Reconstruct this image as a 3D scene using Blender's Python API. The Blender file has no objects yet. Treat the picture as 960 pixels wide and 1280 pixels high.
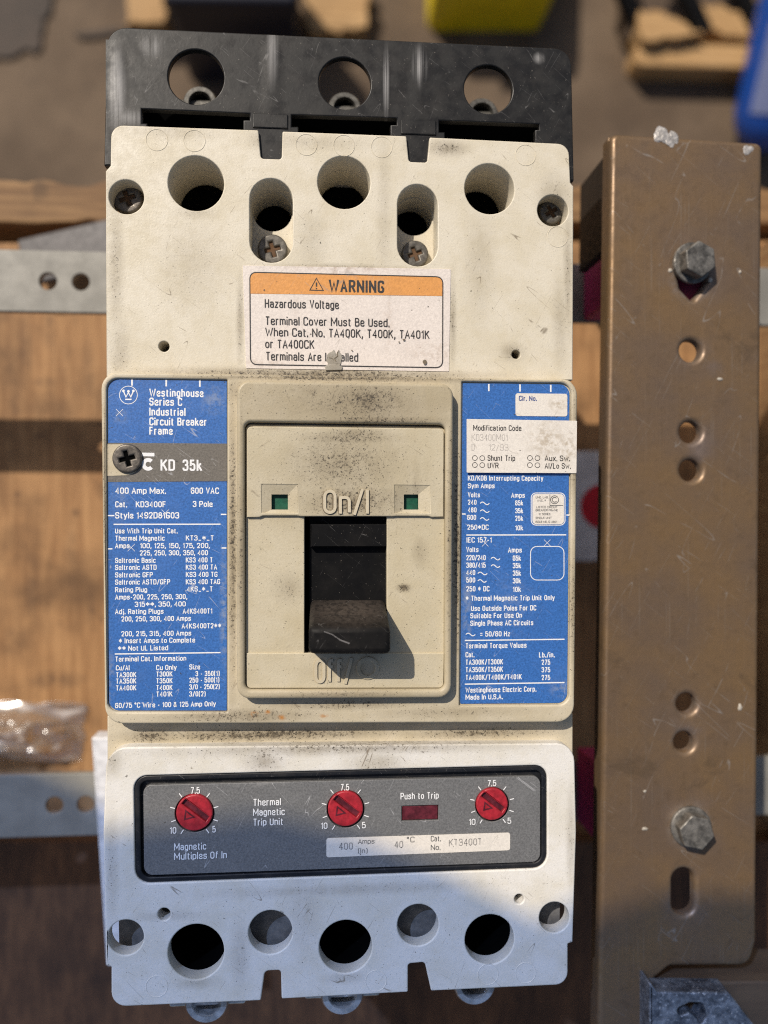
import bpy, bmesh, math, random
from mathutils import Vector, noise as mnoise
from mathutils.geometry import tessellate_polygon
random.seed(7)
S = bpy.context.scene
COL = S.collection
R = math.radians

# ------------------------------------------------------------------ camera
TILT = R(4.4)          # the breaker's right side lies a little farther away
DIST = 0.240           # metres from lens to the breaker's face
FPX = 1000.0           # focal length in photo pixels (photo 960 x 1280)
cam = bpy.data.cameras.new('camera')
camo = bpy.data.objects.new('camera', cam); COL.objects.link(camo); S.camera = camo
VD = Vector((math.sin(TILT), 0, -math.cos(TILT)))
VR = Vector((math.cos(TILT), 0, math.sin(TILT)))
VU = Vector((0, 1, 0))
CP = -VD * DIST
camo.location = CP; camo.rotation_euler = (0, -TILT, 0)
cam.sensor_fit = 'VERTICAL'; cam.sensor_height = 36; cam.lens = 36 * FPX / 1280
cam.clip_start = 0.005; cam.clip_end = 50
cam.dof.use_dof = True; cam.dof.focus_distance = DIST - 0.005; cam.dof.aperture_fstop = 5.4

# ------------------------------------------------------------------ light
SUN = Vector((-0.445, 0.535, 0.719)).normalized()     # towards the sun
KX, KY = -SUN.x / SUN.z, -SUN.y / SUN.z                # shadow shift per metre of drop
w = bpy.data.worlds.new('World'); S.world = w; w.use_nodes = True
nt = w.node_tree; nt.nodes.clear()
sky = nt.nodes.new('ShaderNodeTexSky'); sky.sky_type = 'NISHITA'; sky.sun_disc = False
sky.sun_elevation = math.asin(SUN.z); sky.sun_rotation = math.atan2(SUN.x, SUN.y)
sky.dust_density = 2.5; sky.ozone_density = .2
bg = nt.nodes.new('ShaderNodeBackground'); bg.inputs[1].default_value = 0.075
wo = nt.nodes.new('ShaderNodeOutputWorld')
nt.links.new(sky.outputs[0], bg.inputs[0]); nt.links.new(bg.outputs[0], wo.inputs[0])
sl = bpy.data.lights.new('sun', 'SUN'); sl.energy = 4.1; sl.angle = R(0.5); sl.color = (1, 0.915, 0.80)
slo = bpy.data.objects.new('sun', sl); COL.objects.link(slo)
slo.rotation_euler = SUN.to_track_quat('Z', 'Y').to_euler(); slo.location = SUN * 2
S.view_settings.view_transform = 'Standard'; S.view_settings.look = 'None'
S.view_settings.exposure = 0.06; S.view_settings.gamma = 1
S.cycles.use_denoising = False; S.cycles.filter_width = 1.1
S.cycles.max_bounces = 8; S.cycles.transparent_max_bounces = 12

# ------------------------------------------------------------------ geometry helpers
def P(px, py, z=0.0):
    """a point of the place seen at photo pixel (px, py), at height z"""
    d = VR * ((px - 480) / FPX) - VU * ((py - 640) / FPX) + VD
    return CP + d * ((z - CP.z) / d.z)
def pw(r, z=0.0): return r * (CP.z - z) / FPX            # pixels to metres at height z

def rnd(pts, n=6):
    """round the corners of a polygon [(x, y, r)] given in metres"""
    out = []
    m = len(pts)
    for i in range(m):
        x, y, r = pts[i]
        p = Vector((x, y)); a = Vector(pts[i - 1][:2]) - p; b = Vector(pts[(i + 1) % m][:2]) - p
        if r <= 0 or a.length < 1e-9 or b.length < 1e-9: out.append((x, y)); continue
        ang = a.angle(b)
        if ang > 3.1: out.append((x, y)); continue
        d = min(r / math.tan(ang / 2), a.length * .49, b.length * .49)
        rr = d * math.tan(ang / 2)
        a.normalize(); b.normalize()
        c = p + (a + b).normalized() * (rr / math.sin(ang / 2))
        s = p + a * d - c; e = p + b * d - c
        a0 = math.atan2(s.y, s.x); da = math.atan2(e.y, e.x) - a0
        da = (da + math.pi) % (2 * math.pi) - math.pi
        for k in range(n + 1):
            t = a0 + da * k / n
            out.append((c.x + rr * math.cos(t), c.y + rr * math.sin(t)))
    return out
def rp(pts, z=0.0, n=6, r=None):
    """rounded polygon from photo pixels [(px, py, r_px)]"""
    q = []
    for p in pts:
        v = P(p[0], p[1], z); q.append((v.x, v.y, pw(p[2] if len(p) > 2 else (r or 0), z)))
    return rnd(q, n)
def wr(x0, y0, x1, y1, r=0, z=0.0, n=5):
    """upright rectangle: left-top and right-bottom pixels, both heights read at x0"""
    a = P(x0, y0, z); b = P(x0, y1, z); c = P(x1, (y0 + y1) / 2, z); r = pw(r, z)
    return rnd([(a.x, a.y, r), (c.x, a.y, r), (c.x, b.y, r), (a.x, b.y, r)], n)
def circ(px, py, r, z=0.0, n=40):
    c = P(px, py, z); r = pw(r, z)
    return [(c.x + r * math.cos(2 * math.pi * k / n), c.y + r * math.sin(2 * math.pi * k / n)) for k in range(n)]
def slot(px, y0, y1, hw, z=0.0, n=14):
    a = P(px, y0 + hw, z); b = P(px, y1 - hw, z); r = pw(hw, z)
    o = [(a.x + r * math.cos(math.pi * k / n), a.y + r * math.sin(math.pi * k / n)) for k in range(n + 1)]
    o += [(b.x + r * math.cos(math.pi + math.pi * k / n), b.y + r * math.sin(math.pi + math.pi * k / n)) for k in range(n + 1)]
    return o
def area(l): return sum(l[i - 1][0] * l[i][1] - l[i][0] * l[i - 1][1] for i in range(len(l))) / 2
def offs(l, d):
    """move a loop to its left by d (inwards for counter-clockwise)"""
    o = []; n = len(l)
    for i in range(n):
        p = Vector(l[i]); a = p - Vector(l[i - 1]); b = Vector(l[(i + 1) % n]) - p
        if a.length < 1e-9: a = b
        if b.length < 1e-9: b = a
        if a.length < 1e-9: o.append(tuple(p)); continue
        a.normalize(); b.normalize()
        na = Vector((-a.y, a.x)); nb = Vector((-b.y, b.x)); m = na + nb
        m = m / max(m.length_squared, .5) * 2 if m.length > 1e-6 else na
        o.append(tuple(p + m * d * .5 * 1.0 if False else p + m * d))
    return o
def clean(l):
    o = []
    for p in l:
        if not o or (Vector(p) - Vector(o[-1])).length > 2e-6: o.append(p)
    if (Vector(o[0]) - Vector(o[-1])).length < 2e-6: o.pop()
    return o
def add_plate(bm, outer, holes, z0, z1, bev=0.0003, seg=3, bottom=True):
    loops = [clean(outer)] + [clean(h) for h in holes]
    for i, l in enumerate(loops):
        if (area(l) > 0) != (i == 0): l.reverse()
    prof = [(0, z0), (0, z1 - bev)] + [(bev * (1 - math.cos(R(90) * k / seg)), z1 - bev + bev * math.sin(R(90) * k / seg)) for k in range(1, seg + 1)] if bev > 0 else [(0, z0), (0, z1)]
    caps = []
    bots = []
    for l in loops:
        rings = []
        for d, z in prof:
            ll = offs(l, d) if d else l
            rings.append([bm.verts.new((x, y, z)) for x, y in ll])
        n = len(l)
        for a, b in zip(rings, rings[1:]):
            for i in range(n):
                try: bm.faces.new((a[i], a[(i + 1) % n], b[(i + 1) % n], b[i]))
                except ValueError: pass
        caps.append(rings[-1]); bots.append(rings[0])
    def cap(ls, flip):
        flat = [v for l in ls for v in l]
        for t in tessellate_polygon([[Vector((v.co.x, v.co.y, 0)) for v in l] for l in ls]):
            vs = [flat[i] for i in t]
            nz = (vs[1].co - vs[0].co).cross(vs[2].co - vs[0].co).z
            if (nz < 0) != flip: vs.reverse()
            try: bm.faces.new(vs)
            except ValueError: pass
    cap(caps, False)
    if bottom: cap(bots, True)
def add_box(bm, c, s, rot=None):
    m = bmesh.ops.create_cube(bm, size=1)
    for v in m['verts']:
        v.co = Vector((v.co.x * s[0], v.co.y * s[1], v.co.z * s[2]))
        if rot is not None: v.co = rot @ v.co
        v.co += Vector(c)
    return m['verts']
def add_hex(bm, pts8):
    """a solid from 4 bottom and 4 top corners"""
    v = [bm.verts.new(p) for p in pts8]
    for f in ((3, 2, 1, 0), (4, 5, 6, 7), (0, 1, 5, 4), (1, 2, 6, 5), (2, 3, 7, 6), (3, 0, 4, 7)): bm.faces.new([v[i] for i in f])
def add_tube(bm, a, b, r0, r1=None, n=24, caps=True):
    a = Vector(a); b = Vector(b); r1 = r0 if r1 is None else r1
    q = (b - a).to_track_quat('Z', 'Y')
    rr = [[bm.verts.new(p + q @ Vector((r * math.cos(2 * math.pi * k / n), r * math.sin(2 * math.pi * k / n), 0))) for k in range(n)] for p, r in ((a, r0), (b, r1))]
    for i in range(n): bm.faces.new((rr[0][i], rr[0][(i + 1) % n], rr[1][(i + 1) % n], rr[1][i]))
    if caps: bm.faces.new(list(reversed(rr[0]))); bm.faces.new(rr[1])
def add_lathe(bm, c, prof, n=40, axis=(0, 0, 1)):
    q = Vector(axis).to_track_quat('Z', 'Y'); c = Vector(c)
    rings = []
    for r, z in prof:
        if r < 1e-7: rings.append([bm.verts.new(c + q @ Vector((0, 0, z)))])
        else: rings.append([bm.verts.new(c + q @ Vector((r * math.cos(2 * math.pi * k / n), r * math.sin(2 * math.pi * k / n), z))) for k in range(n)])
    for a, b in zip(rings, rings[1:]):
        for i in range(n):
            j = (i + 1) % n
            if len(a) == 1 and len(b) == 1: continue
            if len(a) == 1: bm.faces.new((a[0], b[j], b[i])) if False else bm.faces.new((a[0], b[i], b[j]))
            elif len(b) == 1: bm.faces.new((a[i], a[j], b[0]))
            else: bm.faces.new((a[i], a[j], b[j], b[i]))
def obj(name, bm, m, parent=None, smooth=True, ang=38, bev=0, origin=None, fixn=False):
    if fixn: bmesh.ops.recalc_face_normals(bm, faces=bm.faces)
    me = bpy.data.meshes.new(name)
    if origin is not None:
        for v in bm.verts: v.co -= Vector(origin)
    bm.to_mesh(me); bm.free()
    o = bpy.data.objects.new(name, me); COL.objects.link(o)
    if origin is not None: o.location = origin
    for mm in (m if isinstance(m, list) else [m]): me.materials.append(mm)
    if bev:
        b = o.modifiers.new('bevel', 'BEVEL'); b.width = bev; b.segments = 3; b.limit_method = 'ANGLE'; b.angle_limit = R(30)
    if smooth:
        me.shade_smooth(); me.set_sharp_from_angle(angle=R(ang))
    if smooth and len(me.polygons) > 8:
        wn = o.modifiers.new('flat_faces', 'WEIGHTED_NORMAL'); wn.keep_sharp = True; wn.weight = 100
    if parent is not None: adopt(o, parent)
    return o
def worldpos(o):
    p = Vector(o.location)
    while o.parent: o = o.parent; p += Vector(o.location)
    return p
def adopt(o, parent):
    wp = Vector(o.location); o.parent = parent; o.location = wp - worldpos(parent)
def thing(name, label, cat, loc):
    o = bpy.data.objects.new(name, None); COL.objects.link(o); o.location = loc
    o.empty_display_size = .01; o['label'] = label; o['category'] = cat
    return o
def tag(o, label=None, cat=None, group=None, kind=None):
    for k, v in (('label', label), ('category', cat), ('group', group), ('kind', kind)):
        if v: o[k] = v
    return o
def plate(name, outer, holes, z0, z1, m, parent, bev=0.0003, **k):
    bm = bmesh.new(); add_plate(bm, outer, holes, z0, z1, bev); return obj(name, bm, m, parent, **k)

# ------------------------------------------------------------------ materials
class N:
    """small node-graph writer"""
    def __init__(s, name):
        s.m = bpy.data.materials.new(name); s.m.use_nodes = True; s.t = s.m.node_tree; s.t.nodes.clear()
        s.out = s.t.nodes.new('ShaderNodeOutputMaterial'); s.b = s.t.nodes.new('ShaderNodeBsdfPrincipled')
        s.t.links.new(s.b.outputs[0], s.out.inputs[0])
        g = s.t.nodes.new('ShaderNodeNewGeometry'); s.pos = g.outputs['Position']; s.nrm = g.outputs['Normal']
    def set(s, sock, v):
        if v is None: return
        if hasattr(v, 'is_output'): s.t.links.new(v, sock)
        else:
            if isinstance(v, (tuple, list)) and len(v) == 3 and sock.type == 'RGBA': v = (*v, 1)
            sock.default_value = v
    def n(s, typ, ins=None, out=0, **props):
        x = s.t.nodes.new(typ)
        for k, v in props.items(): setattr(x, k, v)
        for k, v in (ins or {}).items(): s.set(x.inputs[k], v)
        return x.outputs[out]
    def math(s, op, a, b=0.0, c=0.0, clamp=False): return s.n('ShaderNodeMath', {0: a, 1: b, 2: c}, operation=op, use_clamp=clamp)
    def vec(s, op, a, b=(0, 0, 0), out=0): return s.n('ShaderNodeVectorMath', {0: a, 1: b}, out, operation=op)
    def noise(s, scale, detail=4, rough=.55, vec=None, stretch=None, dist=0.0):
        v = vec or s.pos
        if stretch: v = s.vec('MULTIPLY', v, stretch)
        return s.n('ShaderNodeTexNoise', {'Vector': v, 'Scale': scale, 'Detail': detail, 'Roughness': rough, 'Distortion': dist}, 'Fac')
    def scratch(s, scale, width, amount, lo=.5, hi=.62):
        """fine straight scratches in two directions, gathered in patches"""
        cur = None
        for ang, off in ((.5, 0), (-.9, 3.7)):
            v = s.n('ShaderNodeVectorRotate', {'Vector': s.pos, 'Angle': ang}, rotation_type='Z_AXIS')
            v = s.vec('ADD', s.vec('MULTIPLY', v, (1, .09, 1)), (off, off, 0))
            f = s.ramp(s.math('ABSOLUTE', s.math('SUBTRACT', s.noise(scale, 1, .4, vec=v), .5)), width, 0, 0, 1)
            f = s.math('MULTIPLY', f, s.ramp(s.noise(scale * 1.3, 2, vec=s.vec('ADD', s.pos, (off, 0, 0))), lo, hi, 0, amount))
            cur = f if cur is None else s.math('MAXIMUM', cur, f)
        return cur
    def ramp(s, v, a, b, lo=0.0, hi=1.0):
        return s.n('ShaderNodeMapRange', {'Value': v, 'From Min': a, 'From Max': b, 'To Min': lo, 'To Max': hi}, interpolation_type='SMOOTHSTEP')
    def mix(s, f, a, b, blend='MIX'):
        x = s.t.nodes.new('ShaderNodeMix'); x.data_type = 'RGBA'; x.blend_type = blend
        s.set(x.inputs[0], f); s.set(x.inputs[6], a); s.set(x.inputs[7], b); return x.outputs[2]
    def bump(s, h, dist, strength=1.0, normal=None):
        return s.n('ShaderNodeBump', {'Height': h, 'Distance': dist, 'Strength': strength, 'Normal': normal})
    def blobs(s, lst, z=0.0):
        """largest of several soft ellipses [(px, py, rx, ry, strength)]: where a stain sits on the thing"""
        cur = None
        for px, py, rx, ry, st in lst:
            c = P(px, py, z)
            d = s.vec('MULTIPLY', s.vec('SUBTRACT', s.pos, (c.x, c.y, 0)), (1 / pw(rx, z), 1 / pw(ry, z), 0))
            f = s.ramp(s.vec('LENGTH', d, out='Value'), 1, 0, 0, st)
            cur = f if cur is None else s.math('MAXIMUM', cur, f)
        return cur
    def fin(s, col=None, rough=None, metal=None, normal=None, **k):
        s.set(s.b.inputs['Base Color'], col); s.set(s.b.inputs['Roughness'], rough); s.set(s.b.inputs['Metallic'], metal); s.set(s.b.inputs['Normal'], normal)
        for a, v in k.items(): s.set(s.b.inputs[a.replace('_', ' ')], v)
        return s.m

def cream(name, base, dirty, rust=None, grit=1.0, z=0.0, wear=.5):
    g = N(name)
    big = g.noise(90, 5, .6); mid = g.noise(420, 6, .65); fine = g.noise(2600, 3, .6)
    col = g.mix(g.ramp(big, .35, .7), base, tuple(c * k for c, k in zip(base, (.90, .88, .82))))
    col = g.mix(g.ramp(mid, .45, .75, 0, .35), col, tuple(c * k for c, k in zip(base, (.80, .76, .66))))
    col = g.mix(g.ramp(fine, .35, .65, 0, .16), col, tuple(c * .62 for c in base))
    # grime where hands and weather left it: a thin brown film and a pepper of fine specks
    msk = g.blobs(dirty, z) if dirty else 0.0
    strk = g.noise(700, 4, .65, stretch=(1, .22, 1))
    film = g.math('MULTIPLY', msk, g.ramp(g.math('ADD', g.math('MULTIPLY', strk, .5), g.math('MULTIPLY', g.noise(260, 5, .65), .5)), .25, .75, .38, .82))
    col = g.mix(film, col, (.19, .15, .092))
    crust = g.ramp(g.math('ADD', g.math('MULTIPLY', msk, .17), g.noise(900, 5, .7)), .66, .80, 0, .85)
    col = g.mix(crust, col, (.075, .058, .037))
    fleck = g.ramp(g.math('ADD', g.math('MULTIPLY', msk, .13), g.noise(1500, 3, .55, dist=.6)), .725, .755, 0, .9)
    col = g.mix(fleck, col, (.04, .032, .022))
    # pits and specks
    sp = g.ramp(g.math('ADD', g.math('MULTIPLY', msk, .06), g.noise(2100, 2, .5)), .69, .75, 0, .8 * grit)
    sp2 = g.ramp(g.noise(620, 3, .55), .735, .765, 0, .9 * grit)
    col = g.mix(g.math('MINIMUM', g.math('MAXIMUM', sp, sp2), .9), col, (.06, .048, .033))
    # scuffs: thin hair lines
    hair = g.scratch(150, .0030, wear, .52, .66)
    col = g.mix(hair, col, (.16, .12, .075))
    if rust:
        rm = g.math('MULTIPLY', g.blobs(rust, z), g.ramp(g.noise(700, 4), .38, .6))
        col = g.mix(rm, col, (.42, .17, .03))
    h = g.math('ADD', g.math('MULTIPLY', g.noise(1500, 3, .6), 1.0), g.math('MULTIPLY', big, .6))
    return g.fin(col, g.ramp(mid, .3, .7, .42, .62), normal=g.bump(h, .00012, .45))
def plain(name, base, rough=.5, metal=0.0, var=.15, scale=300, bumpd=.00005, bscale=1500, spec=None):
    g = N(name)
    a = g.noise(scale, 5, .6)
    col = g.mix(g.ramp(a, .3, .7), tuple(c * (1 - var) for c in base), tuple(min(1, c * (1 + var)) for c in base))
    r = g.ramp(g.noise(scale * 1.7, 4), .3, .7, rough * .85, min(1, rough * 1.15))
    m = g.fin(col, r, metal, normal=g.bump(g.noise(bscale, 3), bumpd, .6))
    if spec is not None: g.b.inputs['Specular IOR Level'].default_value = spec
    return m
def blackplastic(name, base=(.02, .02, .021), rough=.42, dust=.35, scr=None, z=0.0, spec=.5, scrcol=(.36, .35, .34)):
    g = N(name)
    col = g.mix(g.ramp(g.noise(160, 5, .65), .42, .75, 0, dust), base, (.11, .095, .08))
    sp = g.ramp(g.noise(1900, 2, .5), .71, .76, 0, .55)
    col = g.mix(sp, col, (.28, .25, .21))
    if scr:
        st = g.noise(900, 3, .6, stretch=(1, .02, 1))
        col = g.mix(g.math('MULTIPLY', g.blobs(scr, z), g.ramp(st, .3, .6, .3 if scrcol[0] < .2 else 0, 1)), col, scrcol)
    h = g.math('ADD', g.noise(1100, 3), g.math('MULTIPLY', g.noise(60, 2), 1.0))
    hair = g.scratch(220, .0036, .3)
    col = g.mix(hair, col, (.3, .29, .28))
    return g.fin(col, g.ramp(g.noise(240, 4), .3, .7, rough * .8, rough * 1.3), normal=g.bump(h, .00006, .35), Specular_IOR_Level=spec)
def labelmat(name, base, grain=.22, wear=None, z=.003, wearcol=(.5, .47, .42)):
    g = N(name)
    f = g.noise(1800, 4, .7); b = g.noise(120, 4)
    col = g.mix(g.ramp(f, .3, .7), tuple(c * (1 - grain) for c in base), tuple(min(1, c * (1 + grain)) for c in base))
    col = g.mix(g.ramp(b, .5, .8, 0, .3), col, tuple(c * .7 + .02 for c in base))
    col = g.mix(g.ramp(g.noise(75, 5, .65), .5, .75, 0, .3), col, tuple(c * 1.1 + .05 for c in base))
    sp = g.ramp(g.noise(800, 3, .5), .715, .75, 0, .8)
    col = g.mix(sp, col, (.05, .045, .04))
    hair = g.scratch(200, .0034, .5)
    col = g.mix(hair, col, (.55, .55, .56) if base[0] < .3 else (.3, .26, .22))
    if wear:
        col = g.mix(g.math('MULTIPLY', g.blobs(wear, z), g.ramp(g.noise(500, 5, .7), .4, .62)), col, wearcol)
    return g.fin(col, .38, normal=g.bump(g.math('ADD', g.noise(1300, 3), g.math('MULTIPLY', g.noise(150, 3), 2)), .0001, .45))
def ink(name, base, fade=.25):
    g = N(name)
    return g.fin(g.mix(g.ramp(g.noise(2200, 4, .7), .45, .75, 0, fade), base, (.3, .3, .3)), .5)

CREAM = (.67, .612, .495)
M = {}
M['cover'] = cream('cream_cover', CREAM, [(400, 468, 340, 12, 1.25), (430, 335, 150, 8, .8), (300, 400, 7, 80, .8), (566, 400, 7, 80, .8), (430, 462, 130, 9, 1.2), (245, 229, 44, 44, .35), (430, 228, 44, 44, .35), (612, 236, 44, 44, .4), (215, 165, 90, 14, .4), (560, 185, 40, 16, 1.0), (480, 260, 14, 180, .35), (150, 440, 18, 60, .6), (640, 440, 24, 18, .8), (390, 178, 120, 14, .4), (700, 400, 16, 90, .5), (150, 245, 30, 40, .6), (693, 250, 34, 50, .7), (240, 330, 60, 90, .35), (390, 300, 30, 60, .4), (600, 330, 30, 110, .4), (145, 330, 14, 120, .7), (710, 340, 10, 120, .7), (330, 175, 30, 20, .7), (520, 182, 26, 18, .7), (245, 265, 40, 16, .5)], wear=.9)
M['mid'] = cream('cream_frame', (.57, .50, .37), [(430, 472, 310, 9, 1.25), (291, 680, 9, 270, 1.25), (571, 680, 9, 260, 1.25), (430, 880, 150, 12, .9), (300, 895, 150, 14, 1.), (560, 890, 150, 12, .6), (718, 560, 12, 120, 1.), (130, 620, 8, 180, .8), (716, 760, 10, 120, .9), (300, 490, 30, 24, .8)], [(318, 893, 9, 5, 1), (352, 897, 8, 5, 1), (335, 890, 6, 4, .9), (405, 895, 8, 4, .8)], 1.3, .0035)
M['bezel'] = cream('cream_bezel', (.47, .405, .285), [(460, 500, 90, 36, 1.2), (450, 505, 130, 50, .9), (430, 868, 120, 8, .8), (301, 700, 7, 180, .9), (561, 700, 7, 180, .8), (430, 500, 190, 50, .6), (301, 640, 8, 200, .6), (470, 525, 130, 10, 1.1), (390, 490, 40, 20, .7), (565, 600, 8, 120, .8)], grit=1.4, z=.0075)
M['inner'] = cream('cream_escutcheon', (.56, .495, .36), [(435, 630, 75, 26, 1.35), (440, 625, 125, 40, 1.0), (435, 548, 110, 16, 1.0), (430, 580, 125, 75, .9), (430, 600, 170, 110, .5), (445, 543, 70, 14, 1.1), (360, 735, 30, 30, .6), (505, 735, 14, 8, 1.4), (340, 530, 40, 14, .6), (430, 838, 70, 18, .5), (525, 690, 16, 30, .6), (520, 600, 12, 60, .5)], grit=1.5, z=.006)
M['trip'] = cream('pale_trip_cover', (.74, .715, .67), [(430, 935, 330, 14, .9), (330, 950, 40, 26, .8), (470, 955, 60, 26, .6), (140, 950, 20, 30, .6), (300, 1195, 20, 60, .5), (210, 1145, 60, 10, .4), (140, 1080, 12, 100, .5), (714, 1050, 10, 100, .6), (430, 1112, 260, 12, .5), (245, 1228, 40, 12, .5), (432, 1222, 40, 12, .5), (380, 1140, 30, 90, .35)], z=.002, wear=.8)
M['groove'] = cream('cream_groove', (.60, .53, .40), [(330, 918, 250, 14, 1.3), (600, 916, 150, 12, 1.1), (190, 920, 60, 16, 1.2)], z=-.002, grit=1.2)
M['blackcover'] = blackplastic('black_terminal_plastic', (.010, .0095, .009), .42, .10, [(483, 100, 5, 60, 1.1), (340, 60, 10, 60, .55), (525, 80, 12, 34, .8), (145, 110, 14, 70, .8), (190, 55, 20, 20, .5), (675, 70, 10, 10, .6), (160, 145, 30, 14, .5)], spec=.36)
M['black'] = blackplastic('black_plastic', (.004, .004, .0045), .6, .05, spec=.12)
M['handle'] = blackplastic('handle_plastic', (.007, .0065, .0065), .55, .06, [(437, 764, 90, 22, .55)], z=.012, spec=.14, scrcol=(.115, .092, .075))
M['moat'] = blackplastic('gasket_black', (.010, .011, .014), .4, .15, spec=.35)
M['base'] = plain('grey_base_plastic', (.20, .19, .175), .6)
M['hole'] = plain('hole_shade', (.003, .003, .003), .9, spec=0.0)  # black stands in for the shade deep inside the holes
M['blue'] = labelmat('blue_label', (.038, .135, .40), .25, [(150, 520, 14, 12, .35), (268, 500, 24, 26, .5), (700, 590, 20, 8, .5), (150, 620, 18, 60, .25), (280, 760, 8, 110, .6), (138, 850, 8, 60, .5), (584, 760, 10, 100, .5), (700, 860, 20, 16, .5), (640, 760, 40, 60, .2)], wearcol=(.30, .34, .40))
M['band'] = labelmat('grey_band', (.15, .135, .115), .2)
M['graypanel'] = labelmat('grey_panel', (.15, .15, .15), .25, [(330, 980, 50, 8, .35), (480, 1085, 90, 12, .25)], .002, (.35, .34, .33))
M['paper'] = labelmat('white_sticker', (.72, .67, .60), .08, [(685, 550, 40, 40, .8), (700, 505, 20, 16, .8), (710, 560, 20, 30, .9), (470, 440, 90, 20, .3)], .004, (.42, .35, .26))
M['warnpaper'] = labelmat('warning_sticker', (.70, .63, .57), .10, [(420, 345, 14, 16, .7), (485, 400, 10, 60, .5), (370, 360, 6, 70, .4), (545, 440, 60, 20, .5), (430, 335, 130, 6, .8), (330, 455, 60, 8, .6)], 0, (.45, .36, .29))
M['orange'] = labelmat('orange_band', (.66, .30, .085), .12, [(470, 352, 20, 20, .5)], 0, (.5, .33, .2))
M['whiteink'] = ink('white_ink', (.80, .80, .80)); M['blackink'] = ink('black_ink', (.022, .02, .02), .12)
M['greyink'] = ink('grey_ink', (.10, .10, .10)); M['paleink'] = ink('pale_ink', (.36, .335, .31), .2); M['midink'] = ink('mid_ink', (.22, .21, .2), .2); M['scuff'] = ink('scuff', (.16, .15, .145)); M['blueink'] = ink('blue_ink', (.04, .08, .26))
M['darkgrime'] = ink('grime', (.15, .118, .075), .1)
M['red'] = plain('red_dial', (.34, .016, .026), .42, var=.25, scale=500)
M['redwin'] = plain('dull_red', (.10, .016, .024), .3, var=.4, scale=500)
M['green'] = plain('green_flag', (.003, .075, .038), .5, var=.3)
M['screw'] = plain('screw_steel', (.12, .11, .095), .48, .5, .3, 900)
M['darkscrew'] = plain('dark_screw', (.12, .105, .088), .45, .5, .3, 900)
M['rustscrew'] = plain('rusty_recess', (.10, .05, .02), .8)
M['darklug'] = plain('dull_lug', (.10, .095, .085), .5, .5, .4, 700)
M['zinc'] = plain('zinc_lug', (.62, .63, .64), .28, .7, .3, 260, .0004, 420)

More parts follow.
